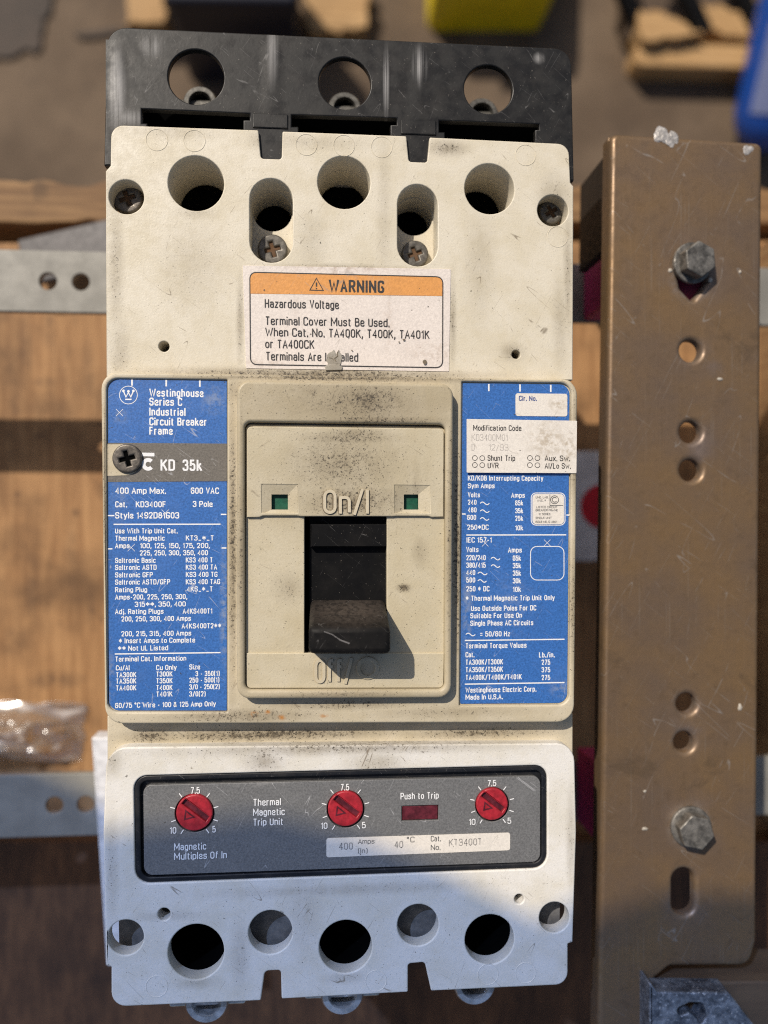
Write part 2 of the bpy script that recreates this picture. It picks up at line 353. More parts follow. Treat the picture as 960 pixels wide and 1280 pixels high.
# ------------------------------------------------------------------ lettering
GL = {}
for ln in """A 5.4 s0,0 2.7,10 5.4,0;s.9,3.2 4.5,3.2
B 5 s0,0 0,10;r0,10 4.6,10 4.6,5.3 0,5.3;r0,5.3 5,5.3 5,0 0,0
C 5 r5,7.4 5,10 0,10 0,0 5,0 5,2.6
D 5 s0,0 0,10;r0,10 5,10 5,0 0,0
E 4.4 s4.4,10 0,10 0,0 4.4,0;s0,5.2 4,5.2
F 4.4 s4.4,10 0,10 0,0;s0,5.2 4,5.2
G 5 r5,7.6 5,10 0,10 0,0 5,0 5,4.3;s5,4.5 2.6,4.5
H 5 s0,0 0,10;s5,0 5,10;s0,5.2 5,5.2
I 0 s0,0 0,10
J 4.2 r4.2,10 4.2,0 0,0 0,2.8
K 5.2 s0,0 0,10;s5,10 0,4.2;s1.8,6 5.2,0
L 4.2 s0,10 0,0 4.2,0
M 7.6 s0,0 0,10;s0,10 3.8,2.6 7.6,10;s7.6,10 7.6,0
N 5.8 s0,0 0,10;s.1,9.6 5.7,.4;s5.8,0 5.8,10
O 5 c0,0 0,10 5,10 5,0
P 5 s0,0 0,10;r0,10 5,10 5,4.6 0,4.6
Q 5 c0,0 0,10 5,10 5,0;s3,2.6 5.4,-.8
R 5.2 s0,0 0,10;r0,10 5,10 5,4.8 0,4.8;s2.6,4.8 5.2,0
S 4.9 r4.9,7.2 4.9,10 0,10 0,5.2 4.9,5.2 4.9,0 0,0 0,2.8
T 5 s0,10 5,10;s2.5,10 2.5,0
U 5 r0,10 0,0 5,0 5,10
V 5.2 s0,10 2.6,0 5.2,10
W 9 s0,10 2.3,0 4.5,8 6.7,0 9,10
X 5 s0,0 5,10;s0,10 5,0
Y 5 s0,10 2.5,4.5 5,10;s2.5,4.5 2.5,0
Z 4.8 s0,10 4.8,10 0,0 4.8,0
0 4.6 c0,0 0,10 4.6,10 4.6,0
1 2.2 s.2,7.8 2,10 2,0
2 4.7 r0,7.2 0,10 4.6,10 4.6,6 .1,.1;s0,0 4.7,0
3 4.8 r0,7.6 0,10 4.6,10 4.6,5.3 1.6,5.3;r1.6,5.3 4.8,5.3 4.8,0 0,0 0,2.4
4 4.9 s3.6,0 3.6,10 0,2.8 4.9,2.8
5 4.7 s4.3,10 .3,10 .2,4.9;r.2,5 .2,6.3 4.7,6.3 4.7,0 0,0 0,2.4
6 4.7 r4.5,7.6 4.5,10 0,10 0,0 4.7,0 4.7,5.8 0,5.8
7 4.6 s0,10 4.6,10 1.6,0
8 4.6 c.3,5.3 .3,10 4.3,10 4.3,5.3;c0,0 0,5.3 4.6,5.3 4.6,0
9 4.7 r.2,2.4 .2,0 4.7,0 4.7,10 0,10 0,4.4 4.7,4.4
a 4.3 r.3,5.4 .3,7 4.3,7 4.3,0;r4.3,4.2 0,4.2 0,0 4.3,0
b 4.4 s0,0 0,10;r0,7 4.4,7 4.4,0 0,0
c 4.2 r4.2,5.2 4.2,7 0,7 0,0 4.2,0 4.2,1.8
d 4.4 s4.4,0 4.4,10;r4.4,7 0,7 0,0 4.4,0
e 4.3 r0,3.5 4.3,3.5 4.3,7 0,7 0,0 4.3,0 4.3,1.8
f 3 r1,0 1,10 3.1,10;s0,7 2.9,7
g 4.4 r4.4,7 0,7 0,.2 4.4,.2;r4.4,7 4.4,-2.1 .2,-2.1 .2,-1.1
h 4.3 s0,0 0,10;r0,7 4.3,7 4.3,0
i 0 s0,0 0,6.4;s0,9.5 0,10
j 1.2 r1.2,7 1.2,-2.6 -.3,-2.6;s1.2,9.5 1.2,10
k 4.3 s0,0 0,10;s4,7 0,3;s1.4,4.3 4.3,0
l 0 s0,0 0,10
m 6.8 s0,0 0,7;r0,7 3.4,7 3.4,0;r3.4,7 6.8,7 6.8,0
n 4.3 s0,0 0,7;r0,7 4.3,7 4.3,0
o 4.4 c0,0 0,7 4.4,7 4.4,0
p 4.4 s0,7 0,-1.8;r0,7 4.4,7 4.4,0 0,0
q 4.4 s4.4,7 4.4,-1.8;r4.4,7 0,7 0,0 4.4,0
r 2.8 s0,0 0,7;r0,5 0,7 2.8,7
s 4.1 r4,5.2 4,7 0,7 0,3.7 4.1,3.7 4.1,0 0,0 0,1.8
t 3 r1,9.4 1,0 3,0;s0,7 2.9,7
u 4.3 r0,7 0,0 4.3,0;s4.3,7 4.3,0
v 4.4 s0,7 2.2,0 4.4,7
w 7 s0,7 1.8,0 3.5,5.8 5.2,0 7,7
x 4.2 s0,0 4.2,7;s0,7 4.2,0
y 4.4 s0,7 2.2,0;s4.4,7 1.6,-2.1 .3,-2.1
z 4 s0,7 4,7 0,0 4,0
. .3 s.1,-.6 .1,.7
, .6 s.4,.7 .3,-.6 -.3,-1.9
/ 3.6 s0,-.6 3.6,10.4
- 2.8 s0,4 2.8,4
_ 4.6 s0,-.4 4.6,-.4
( 1.6 r1.6,11 0,9 0,0 1.6,-1.6
) 1.6 r0,11 1.6,9 1.6,0 0,-1.6
& 5.4 r5.4,0 1,7 1,10 3.8,10 3.8,7 0,4.4 0,0 3.6,0 5.2,4
* 5.6 s2.8,1.9 2.8,8.9;s-.2,3.6 5.8,7.2;s-.2,7.2 5.8,3.6
' .3 s.2,7.6 .2,10.4
= 5 s0,2.2 5,2.2;s0,6.6 5,6.6
° 2.2 c0,7.4 0,10.2 2.2,10.2 2.2,7.4
® 4 c0,5 0,10 4,10 4,5;s1.4,6.4 1.4,8.6 2.6,8.6""".split('\n'):
    ch, wd, rest = ln.split(' ', 2)
    GL[ch] = (float(wd), [(q[0], [tuple(float(v) for v in p.split(',')) for p in q[1:].split(' ')]) for q in rest.split(';')])
def rnd_open(pts, r, closed, n=4):
    out = []; m = len(pts)
    for i, p in enumerate(pts):
        p = Vector(p)
        if not closed and i in (0, m - 1): out.append(p); continue
        a = Vector(pts[i - 1]) - p; b = Vector(pts[(i + 1) % m]) - p
        d = min(r, a.length * .48, b.length * .48); a.normalize(); b.normalize()
        for k in range(n + 1):
            t = k / n; c = p + (a + b) * d * .12
            out.append((p + a * d) * (1 - t) ** 2 + c * 2 * t * (1 - t) + (p + b * d) * t * t)
    return out
def ribbon(bm, q, hw, closed, ext=0.0):
    n = len(q); L = []
    for i in range(n):
        a = q[i] - q[i - 1] if (closed or i > 0) else q[1] - q[0]
        b = q[(i + 1) % n] - q[i] if (closed or i < n - 1) else a
        if a.length < 1e-9: a = b
        if b.length < 1e-9: b = a
        a = a.normalized(); b = b.normalized(); t = a + b
        t = t.normalized() if t.length > 1e-6 else a
        nn = Vector((-t.y, t.x, 0)) * hw / max(.62, t.dot(b)); up = Vector((0, 0, ext))
        e = [bm.verts.new(q[i] + nn + up), bm.verts.new(q[i] - nn + up)]
        if ext: e += [bm.verts.new(q[i] + nn), bm.verts.new(q[i] - nn)]
        L.append(e)
    for i in range(n if closed else n - 1):
        j = (i + 1) % n; bm.faces.new((L[i][1], L[j][1], L[j][0], L[i][0]))
        if ext: bm.faces.new((L[i][0], L[j][0], L[j][2], L[i][2])); bm.faces.new((L[j][1], L[i][1], L[i][3], L[j][3]))
    if ext and not closed:
        bm.faces.new((L[0][0], L[0][2], L[0][3], L[0][1])); bm.faces.new((L[-1][1], L[-1][3], L[-1][2], L[-1][0]))
def write(bm, s, x0, x1, y, cap, z, weight, extrude=0.0, dots=False):
    """one line of lettering between two pixels, cap height in pixels"""
    a = P(x0, y, z); b = P(x1, y - (x1 - x0) * (640 - y) * -7.66e-5, z)
    u = pw(cap, z) / 10; hw = u * weight / 2
    W = b.x - a.x - 2 * hw; n = len(s.replace(' ', '')); tw = sum(GL[c][0] for c in s if c != ' ')
    for ge in (1.0, .75, .55, .4):
        gap, spc = (weight + ge) * u, (2.6 + ge) * u
        fx = gap * (n - 1) + spc * s.count(' ')
        if W - fx > .72 * u * tw: break
    sx = (W - fx) / tw if tw > .5 else u; k = 1.0
    if sx < .48 * u and fx > 0: sx = .48 * u; k = max(.3, (W - tw * sx) / fx)
    elif sx > 1.25 * u and n > 1 and fx > 0: sx = 1.25 * u; k = (W - tw * sx) / fx
    x = 0.0; lay = []
    for ch in s:
        if ch == ' ': x += spc * k; continue
        wd, st = GL[ch]; lay.append((x, st)); x += wd * sx + gap * k
    for gx, st in lay:
        for k, (f, pts) in enumerate(st):
            pp = rnd_open(pts, 2.3 if f == 'c' else 1.7, f == 'c') if f in 'cr' else [Vector(p) for p in pts]
            # stems end on the cap line, not past it
            q = [Vector((a.x + hw + gx + p.x * sx, a.y + hw * .8 + p.y * (u - hw * .16), z + k * 2e-6)) for p in pp]
            if f == 's' and not dots:
                for e, i in ((q[0], q[1]), (q[-1], q[-2])):
                    d = e - i
                    if abs(d.y) > abs(d.x) * 1.2: e += d.normalized() * hw * .8
            if dots:
                ring = q + ([q[0]] if f == 'c' else []); step = u * 1.55; acc = 0.0
                for p0, p1 in zip(ring, ring[1:]):
                    d = (p1 - p0).length; t = -acc
                    while t < d:
                        if t >= 0:
                            c = p0.lerp(p1, t / max(d, 1e-9)); bm.faces.new([bm.verts.new(c + Vector((hw * math.cos(i * 1.0472), hw * math.sin(i * 1.0472), 0))) for i in range(6)])
                            c.z += 1e-6
                        t += step
                    acc = step - (t - d) if t - d < step else 0
                    acc = (d + acc) % step if False else (step - (t - d)) % step
            elif f == 's' and len(q) > 2 and not extrude:
                ribbon(bm, q, hw, False, extrude)
            else: ribbon(bm, q, hw, f == 'c', extrude)
def ink_mesh(name, parent, m, z, texts=(), strokes=(), fills=(), bold=1.7, extrude=0.0, smooth=False, dots=False):
    """printing: texts (string, x0, x1, baseline y, cap height[, weight]), strokes (points, width, closed), fills [points]; all in photo pixels"""
    bm = bmesh.new()
    for t in texts: write(bm, *t[:5], z, t[5] if len(t) > 5 else bold, extrude, dots)
    for k, (pts, wd, closed) in enumerate(strokes):
        ribbon(bm, [P(p[0], p[1], z) + Vector((0, 0, (k % 3) * 3e-6)) for p in pts], pw(wd, z) / 2, closed)
    for f in fills:
        q = [P(p[0], p[1], z) for p in f]
        v = [bm.verts.new(p) for p in q]
        for t in tessellate_polygon([q]):
            try: bm.faces.new([v[i] for i in t])
            except ValueError: pass
    if not extrude:
        for f in bm.faces:
            f.normal_update()
            if f.normal.z < 0: f.normal_flip()
    return obj(name, bm, m, parent, smooth=smooth)
def pc(x, y, r, n=24, a0=0, a1=360): return [(x + r * math.cos(R(a0 + (a1 - a0) * k / n)), y - r * math.sin(R(a0 + (a1 - a0) * k / n))) for k in range(n + (0 if a1 - a0 == 360 else 1))]
def prr(x0, y0, x1, y1, r, n=6):
    return [(x + r * math.cos(R(a + 90 * k / n)), y - r * math.sin(R(a + 90 * k / n))) for x, y, a in ((x1 - r, y0 + r, 0), (x0 + r, y0 + r, 90), (x0 + r, y1 - r, 180), (x1 - r, y1 - r, 270)) for k in range(n + 1)]
def tilde(x0, x1, y, h): return [(x0 + (x1 - x0) * k / 10, y - h * math.sin(2 * math.pi * k / 10)) for k in range(11)]
def cross(x, y, s): return [([(x - s, y - s), (x + s, y + s)], .5, False), ([(x - s, y + s), (x + s, y - s)], .5, False)]

# ================================================================== THE SETTING
GZ, RAIL, PLY = -0.78, -0.086, -0.1665
g = N('concrete')
c1 = g.noise(9, 6, .6); c2 = g.noise(60, 5, .6)
col = g.mix(g.ramp(c1, .3, .7), (.088, .058, .035), (.150, .104, .066))
col = g.mix(g.ramp(c2, .5, .8, 0, .5), col, (.05, .034, .023))
M['concrete'] = g.fin(col, .85, normal=g.bump(c2, .002, .4))
bm = bmesh.new()
add_box(bm, (0, 0, GZ - .05), (12, 12, .1))
tag(obj('ground', bm, M['concrete']), kind='structure')

def wood(name, light, dark, stretch=(1, .08, 1), scale=60, stain=.5, st=None):
    g = N(name)
    gr = g.noise(scale * 5, 5, .6, stretch=stretch, dist=.4)
    big = g.noise(scale * .35, 5, .6); bl = g.noise(scale, 4, .6, stretch=(1, .45, 1))
    col = g.mix(g.ramp(gr, .3, .72), dark, light)
    col = g.mix(g.ramp(big, .45, .75, 0, stain), col, tuple(c * .42 for c in dark))
    col = g.mix(g.ramp(bl, .62, .74, 0, .75 * stain), col, tuple(c * .25 for c in dark))
    crk = g.noise(scale * 9, 3, .55, stretch=(1, .02, 1)) if stretch[0] > stretch[1] else g.noise(scale * 9, 3, .55, stretch=(.02, 1, 1))
    col = g.mix(g.math('MULTIPLY', g.ramp(crk, .66, .72), g.ramp(g.noise(scale * .5, 3), .45, .6, 0, .8)), col, tuple(c * .3 for c in dark))
    if st: col = g.mix(g.math('MULTIPLY', g.blobs(st, -.1665), g.ramp(g.noise(150, 5, .65), .3, .6)), col, (.09, .045, .02))
    return g.fin(col, .72, normal=g.bump(gr, .0006, .5))
PLYST = [(30, 430, 14, 50, .6), (62, 410, 12, 40, .5), (58, 478, 20, 9, .8), (18, 500, 10, 40, .5), (40, 730, 16, 60, .55), (90, 690, 10, 70, .4), (20, 800, 30, 30, .5), (70, 850, 50, 16, .8), (110, 460, 12, 60, .4), (96, 640, 9, 9, 1), (22, 618, 6, 7, .9), (52, 545, 10, 5, .8), (115, 760, 8, 40, .6), (75, 780, 5, 5, .9)]
M['ply'] = wood('plywood', (.42, .228, .094), (.27, .132, .048), stain=.9, st=PLYST)
M['shadeply'] = wood('shade_ply', (.15, .066, .026), (.07, .029, .011), (1, .2, 1), 60, .7)  # wood darkened to carry the shade below the lower rail
M['rough'] = wood('rough_timber', (.30, .17, .07), (.15, .075, .028), (.06, 1, 1), 60, .7)
M['crate'] = wood('crate_wood', (.52, .33, .15), (.34, .19, .07), (.06, 1, 1), 40, .4)
M['darkwood'] = wood('dark_timber', (.13, .085, .05), (.08, .05, .03), (.1, 1, 1), 40, .6)

def board(name, quad, z0, z1, m, label, cat, rag=0.0, group=None):
    """a board from four photo pixels; rag roughens its edges"""
    pts = [P(x, y, z1) for x, y in quad]
    loop = []
    for i in range(4):
        a = pts[i]; b = pts[(i + 1) % 4]; n = max(2, int((b - a).length / .006)) if rag else 1
        for k in range(n):
            p = a.lerp(b, k / n)
            if rag and k: p += Vector((mnoise.noise(p * 90), mnoise.noise(p * 90 + Vector((9, 3, 1))), 0)) * rag
            loop.append((p.x, p.y))
    bm = bmesh.new(); add_plate(bm, loop, [], z0, z1, .0008, 2)
    c = sum(pts, Vector()) / 4
    return tag(obj(name, bm, m, origin=(c.x, c.y, z0)), label, cat, group)
board('plywood_sheet', [(-260, 304), (1250, 300), (1250, 1500), (-260, 1500)], PLY - .018, PLY, M['ply'], 'large tan plywood sheet with dark stains under the grey perforated rails', 'plywood')
board('rough_board', [(-260, 224), (1150, 236), (1150, 278), (-260, 276)], PLY - .03, PLY + .002, M['rough'], 'rough splintered timber board behind the upper grey rail at left', 'board', .0035)
board('shade_board', [(-260, 1052), (1250, 1052), (1250, 1500), (-260, 1500)], PLY + .0005, PLY + .012, M['shadeply'], 'dark brown board standing for the shaded plywood below the lower grey rail', 'board')
bm = bmesh.new()
a, b = P(30, 330, PLY + .012), P(330, 262, PLY + .03)
dirv = (b - a).normalized(); rot = dirv.to_track_quat('X', 'Z').to_matrix()
add_box(bm, (a + b) / 2, ((b - a).length, .022, .005), rot)
M['darkmetal'] = plain('dark_bar', (.09, .085, .085), .5, .4)
tag(obj('metal_bar', bm, M['darkmetal'], bev=.001, origin=(a + b) / 2), 'dark grey flat bar slanting across the gap above the upper rail', 'bar')

# supports below, reaching the floor
bm = bmesh.new()
for x in (-.22, .0, .22):
    add_box(bm, (x, -.11, (PLY - .018 + GZ) / 2), (.09, .36, PLY - .018 - GZ - .002))
M['timber'] = wood('post_timber', (.3, .19, .09), (.2, .11, .05), (1, 1, .06))
stack = thing('timber_pallet', 'stacked timber bearers carrying the plywood sheet', 'pallet', (0, -.11, GZ))
bm.free()
for x in (-.22, .0, .22):
    bm = bmesh.new(); add_box(bm, (x, -.11, (PLY - .018 + GZ) / 2 - .0005), (.09, .36, PLY - .018 - GZ - .003)); obj('bearer', bm, M['timber'], stack, bev=.003)

# added unseen sheet, outlined so that its shadow falls on the lower end
HS = 0.75
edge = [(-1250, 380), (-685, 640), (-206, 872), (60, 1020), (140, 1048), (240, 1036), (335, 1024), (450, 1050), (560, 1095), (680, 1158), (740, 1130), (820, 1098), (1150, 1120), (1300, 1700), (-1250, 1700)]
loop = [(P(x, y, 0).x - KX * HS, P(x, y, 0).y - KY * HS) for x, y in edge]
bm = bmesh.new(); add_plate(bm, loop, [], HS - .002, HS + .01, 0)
g = N('tinted_shade_sheet')
tr = g.n('ShaderNodeBsdfTransparent', {'Color': (.43, .54, .76, 1)}); g.t.links.new(tr, g.out.inputs[0]); M['shadesheet'] = g.m  # blue tint chosen to colour the shade it casts
tag(obj('added_shade_sheet', bm, M['shadesheet']), kind='structure')

# ================================================================== MOUNTING FRAME
g = N('bronzed_steel')
a = g.noise(25, 5, .6); b = g.noise(260, 5, .65); f = g.noise(1500, 3)
col = g.mix(g.ramp(a, .3, .7), (.235, .145, .069), (.172, .119, .082))
col = g.mix(g.ramp(b, .45, .75, 0, .5), col, (.095, .06, .032))
halo = g.blobs([(866, 340, 60, 70, .8), (866, 440, 34, 30, .8), (870, 560, 40, 50, .9), (862, 905, 36, 60, .9), (866, 1030, 60, 60, .9), (858, 1120, 44, 60, .9), (890, 460, 24, 20, .7)], -.02)
col = g.mix(g.math('MULTIPLY', halo, g.ramp(g.noise(120, 4), .35, .65, .1, .8)), col, (.19, .15, .135))
ring = g.blobs([(864, 348, 40, 44, 1), (864, 438, 21, 21, 1), (864, 540, 21, 21, 1), (864, 588, 21, 21, 1), (859, 880, 20, 20, 1), (856, 928, 20, 20, 1), (855, 1115, 24, 44, 1), (862, 1032, 42, 44, 1)], -.02)
col = g.mix(g.math('MULTIPLY', g.ramp(ring, .0, .5), g.ramp(g.noise(500, 4, .7), .35, .65, .1, .7)), col, (.27, .23, .20))
col = g.mix(g.ramp(f, .70, .74, 0, .5), col, (.4, .36, .32))
scr = g.noise(1400, 3, .6, stretch=(1, .012, 1))
scm = g.math('MULTIPLY', g.ramp(scr, .60, .70), g.ramp(g.noise(45, 4), .45, .65, .05, .45))
col = g.mix(scm, col, (.30, .25, .20))
dk = g.math('MULTIPLY', g.ramp(g.noise(30, 6, .7, dist=.8), .58, .68), .45)
col = g.mix(dk, col, (.10, .068, .04))
hair = g.scratch(130, .0040, .7, .46, .6)
col = g.mix(hair, col, (.34, .30, .26))
M['bronze'] = g.fin(col, g.ramp(b, .3, .7, .34, .55), .45, normal=g.bump(g.math('ADD', b, g.math('MULTIPLY', scr, .25)), .0003, .35))
M['galv'] = plain('galvanised_strip', (.23, .22, .195), .55, .15, .12, 90)
M['bolt'] = plain('bolt_zinc', (.15, .14, .125), .5, .45, .5, 400, .0003, 900)
M['pink'] = plain('pink_pad', (.42, .03, .14), .6)
M['fleck'] = plain('paint_fleck', (.42, .38, .32), .5)
M['weld'] = plain('weld_metal', (.46, .43, .40), .4, .35, .3, 600, .0008, 700)
frame = thing('mounting_frame', 'brown steel channel upright bolted across two grey perforated rails, right of the breaker', 'steel frame', (P(850, 640, -.02).x, 0, RAIL - .003))
CZ = -.02
web = rp([(764, 166, 9), (954, 178, 9), (946, 1178, 22), (938, 1208, 18), (838, 1209, 9), (815, 1228, 9), (812, 1400, 9), (746, 1400, 9)], CZ)
holes = [rp([(845, 330, 8), (882, 330, 8), (884, 352, 4), (866, 376, 3), (851, 360, 4)], CZ), circ(864, 438, 14, CZ), circ(864, 540, 14, CZ), circ(864, 588, 14, CZ), circ(859, 880, 13, CZ), circ(856, 928, 13, CZ), slot(855, 1086, 1145, 15, CZ), circ(862, 1032, 14, CZ)]
web_o = plate('channel_web', web, holes, CZ - .004, CZ, M['bronze'], frame, .0018)
def xf(y): return P(764, 166, CZ).x + (P(764, 166, CZ).y - y) / (P(764, 166, CZ).y - P(746, 1400, CZ).y) * (P(746, 1400, CZ).x - P(764, 166, CZ).x)
XF = xf(0.0)
yt, yb = P(764, 166, CZ).y, P(746, 1400, CZ).y
M['gusset'] = plain('shade_black_steel', (.022, .016, .012), .6, .2)  # near-black colour stands in for shade at the channel's upper end
def flange(x, t, y1, y2, notches, lo):
    """a side of the channel, drawn in the y-z plane, cut out where the rails pass through"""
    pts = [(y1, CZ - .0032), (y2, CZ - .0032), (y2, lo)]
    for (na, nb) in notches: pts += [(nb, lo), (nb, CZ - .011), (na, CZ - .011), (na, lo)]
    pts += [(y1, lo)]
    bm = bmesh.new(); add_plate(bm, pts, [], 0, abs(t), .0004, 2)
    for v in bm.verts: v.co = Vector((x + (xf(v.co.x) - XF if t > 0 else 0) + (t - v.co.z * (1 if t > 0 else -1)), v.co.x, v.co.y))
    return obj('channel_flange', bm, M['bronze'], frame, fixn=True)
rails_y = [(P(60, 390, RAIL).y - .0015, P(60, 313, RAIL).y + .0005), (P(60, 1046, RAIL).y - .0015, P(60, 950, RAIL).y + .0015)]
flange(XF + .00015, .003, yb, yt, [], CZ - .0085)
flange(P(952, 640, CZ).x - .0003, -.003, P(945, 1180, CZ).y, P(954, 178, CZ).y, [], CZ - .0085)
gus = flange(XF + .0032, .003, P(760, 318, -.04).y, yt - .0006, [], -.062)
gus.name = 'end_gusset'; gus.data.materials[0] = M['gusset']
# rails
def rail(y0, y1, holes_px, xl, xr):
    a = P(60, y0, RAIL); b = P(60, y1, RAIL)
    hs = []
    for hx in holes_px:
        yy = (y0 + y1) / 2
        c = P(hx, yy, RAIL); hs.append([(c.x + .0034 * math.cos(2 * math.pi * k / 24), (a.y + b.y) / 2 + .0034 * math.sin(2 * math.pi * k / 24)) for k in range(24)])
    return plate('cross_rail', [(xl, a.y), (xl, b.y), (xr, b.y), (xr, a.y)], hs, RAIL - .003, RAIL, M['galv'], frame, .0004)
rail(313, 390, (60, 101, -60, -100), -.28, .30)
rail(968, 1046, (68, 107, -60, -100), -.28, .30)
for (bx, by, tilt) in ((863, 330, .12), (862, 1032, -.05)):
    c = P(bx, by, CZ)
    ax = Vector((tilt, -.1 * abs(tilt), 1)).normalized()
    bm = bmesh.new()
    add_lathe(bm, c + Vector((0, 0, .0002)), [(.0, 0), (.0068, 0), (.0068, .0012), (.0062, .0016), (.0, .0016)], 36, ax)
    wsh = bm
    bo_bm = bmesh.new()
    q = ax.to_track_quat('Z', 'Y')
    def hexr(r, z, rotd=12): return [bo_bm.verts.new(c + q @ Vector((r * math.cos(R(60 * k + rotd)), r * math.sin(R(60 * k + rotd)), z))) for k in range(6)]
    r1, r2 = hexr(.0060, .0018), hexr(.0060, .0062)
    for i in range(6): bo_bm.faces.new((r1[i], r1[(i + 1) % 6], r2[(i + 1) % 6], r2[i]))
    bo_bm.faces.new(r2); bo_bm.faces.new(list(reversed(r1)))
    bolt = obj('bolt', bo_bm, M['bolt'], frame, bev=.0005)
    obj('washer', wsh, M['bolt'], bolt)
    bm = bmesh.new(); add_tube(bm, c + Vector((0, 0, -.0005)), (c.x, c.y, RAIL - .012), .004); add_lathe(bm, (c.x, c.y, RAIL - .009), [(0, 0), (.0075, 0), (.0075, .006), (0, .006)], 6)
    obj('bolt_shank', bm, M['bolt'], bolt, fixn=True)
for (na, nb) in rails_y:
    bm = bmesh.new(); x = xf((na + nb) / 2) + .0130
    add_hex(bm, [(x, na + .002, RAIL + .0003), (x + .009, na + .002, RAIL + .0003), (x + .009, nb - .001, RAIL + .0003), (x, nb - .001, RAIL + .0003), (x + .001, na + .002, CZ - .0042), (x + .009, na + .002, CZ - .0042), (x + .009, nb - .001, CZ - .0042), (x + .001, nb - .001, CZ - .0042)])
    obj('spacer_pad', bm, M['pink'], frame, bev=.0008, fixn=True)
bm = bmesh.new(); c = P(866, 362, CZ - .004); add_box(bm, (c.x - .002, c.y, CZ - .0075), (.026, .017, .006)); obj('spacer_pad', bm, plain('shaded_pink_pad', (.20, .012, .04), .6), frame, bev=.0006)  # pink pad colour darkened to imitate shade under the web
for (px, py, r) in ((829, 170, 9), (838, 177, 7), (844, 172, 7), (935, 187, 6)):
    c = P(px, py, CZ); rr = pw(r, CZ); bm = bmesh.new()
    for q in bmesh.ops.create_icosphere(bm, subdivisions=3, radius=rr)['verts']:
        q.co *= 1 + .9 * mnoise.noise(q.co * 420 + c * 100) + .25 * mnoise.noise(q.co * 1500); q.co.z *= .12; q.co += c
    obj('weld_bead', bm, M['weld'], frame)
for (px, py, sx, sy) in ((806, 1036, 9, 5), (806, 989, 5, 4), (900, 474, 8, 5), (925, 884, 6, 10), (925, 340, 4, 5), (838, 338, 7, 6), (888, 350, 6, 7)):
    c = P(px, py, CZ); bm = bmesh.new()
    for q in bmesh.ops.create_icosphere(bm, subdivisions=2, radius=1)['verts']:
        k = 1 + .4 * mnoise.noise(q.co * 1.7 + c * 400)
        q.co = Vector((q.co.x * pw(sx / 2) * k, q.co.y * pw(sy / 2) * k, q.co.z * .0004)) + c
    obj('paint_fleck', bm, M['fleck'], frame)

# block carrying the frame
bm = bmesh.new(); add_box(bm, (.235, -.01, (PLY + RAIL - .003) / 2), (.05, .30, RAIL - .003 - PLY - .001))
tag(obj('timber_block', bm, M['timber'], bev=.002, origin=(.235, -.01, PLY)), 'timber packing block under the right ends of the two grey rails', 'block')
# cast bracket at the foot of the channel
g = N('galvanised_cast')
a = g.noise(170, 7, .75); b = g.noise(1200, 3)
col = g.mix(g.ramp(a, .35, .7), (.09, .10, .12), (.36, .39, .44))
col = g.mix(g.ramp(b, .6, .7), col, (.62, .64, .68))
M['cast'] = g.fin(col, g.ramp(a, .3, .7, .25, .5), .6, normal=g.bump(a, .0009, .7))
BZ = -.012
br = thing('steel_bracket', 'rough galvanised bracket with a round hole below the foot of the brown channel', 'bracket', (P(885, 1290, BZ).x, P(885, 1290, BZ).y, BZ - .03))
plate('bracket_plate', rp([(812, 1226, 2), (822, 1240, 2), (912, 1241, 5), (945, 1284, 3), (960, 1330, 3), (960, 1420, 0), (812, 1420, 0)], BZ), [rp([(846, 1262, 5), (862, 1254, 8), (880, 1254, 8), (884, 1270, 8), (876, 1284, 8), (872, 1274, 3), (862, 1266, 3), (850, 1270, 3)], BZ)], BZ - .008, BZ, M['cast'], br, .0008)
plate('brace', rp([(819, 1229, 2), (830, 1226, 2), (1010, 1226, 2), (1010, 1460, 0), (819, 1460, 0)], BZ - .01), [], BZ - .03, BZ - .0095, M['darkwood'], br, .001)

# ================================================================== SMALL THINGS AROUND
pt = board('paper_label', [(648, 566), (800, 562), (806, 700), (650, 702)], PLY + .0001, PLY + .0006, plain('dull_paper', (.62, .58, .56), .7, var=.12, scale=120), 'dull white paper with a red disc lying on the plywood between breaker and channel', 'paper', .0006)
bm = bmesh.new(); add_plate(bm, circ(752, 633, 28, PLY), [], PLY + .00065, PLY + .0008, 0)
obj('red_disc', bm, plain('red_print', (.55, .008, .018), .6), pt, smooth=False)

ws = plate('plastic_strip', rp([(114, 922, 2), (150, 922, 2), (166, 1208, 3), (133, 1208, 3)], RAIL + .01), [], RAIL + .0008, RAIL + .01, plain('pale_plastic', (.66, .66, .68), .5), None, .0008)
tag(ws, 'pale plastic strip lying on the lower grey rail beside the breaker', 'plastic strip')

# clear plastic bag
bm = bmesh.new()
n = 90
CREASE = [((.30, .10), (.62, .14)), ((.62, .14), (.84, .26)), ((.84, .26), (.90, .52)), ((.90, .52), (.97, .78)), ((.55, .30), (.80, .62)), ((.42, .55), (.70, .85)), ((.60, .80), (.95, .92)), ((.70, .20), (.74, .5)), ((.5, .12), (.46, .44)), ((.62, .55), (.88, .66))]
def bagz(u, v):
    p = Vector((u * 3.1, v * 2.3, 0))
    e = min(1, 6 * min(u, 1 - u, v, 1 - v)); h = .016 * max(0, math.sin(math.pi * min(1, u * 1.02)) * math.sin(math.pi * v)) + .0045 * mnoise.noise(p * 1.6)
    for (a, b), k in zip(CREASE, range(99)):
        a, b = Vector(a), Vector(b); q = Vector((u, v)); t = max(0, min(1, (q - a).dot(b - a) / (b - a).length_squared))
        d = (q - a.lerp(b, t)).length * (1 + .5 * mnoise.noise(p * 5))
        h += .0042 * math.exp(-(d / .035) ** 2) * (.6 + .5 * mnoise.noise(Vector((t * 6, k * 3.3, 1))))
    return max(h, 0) * e ** .6
V = []
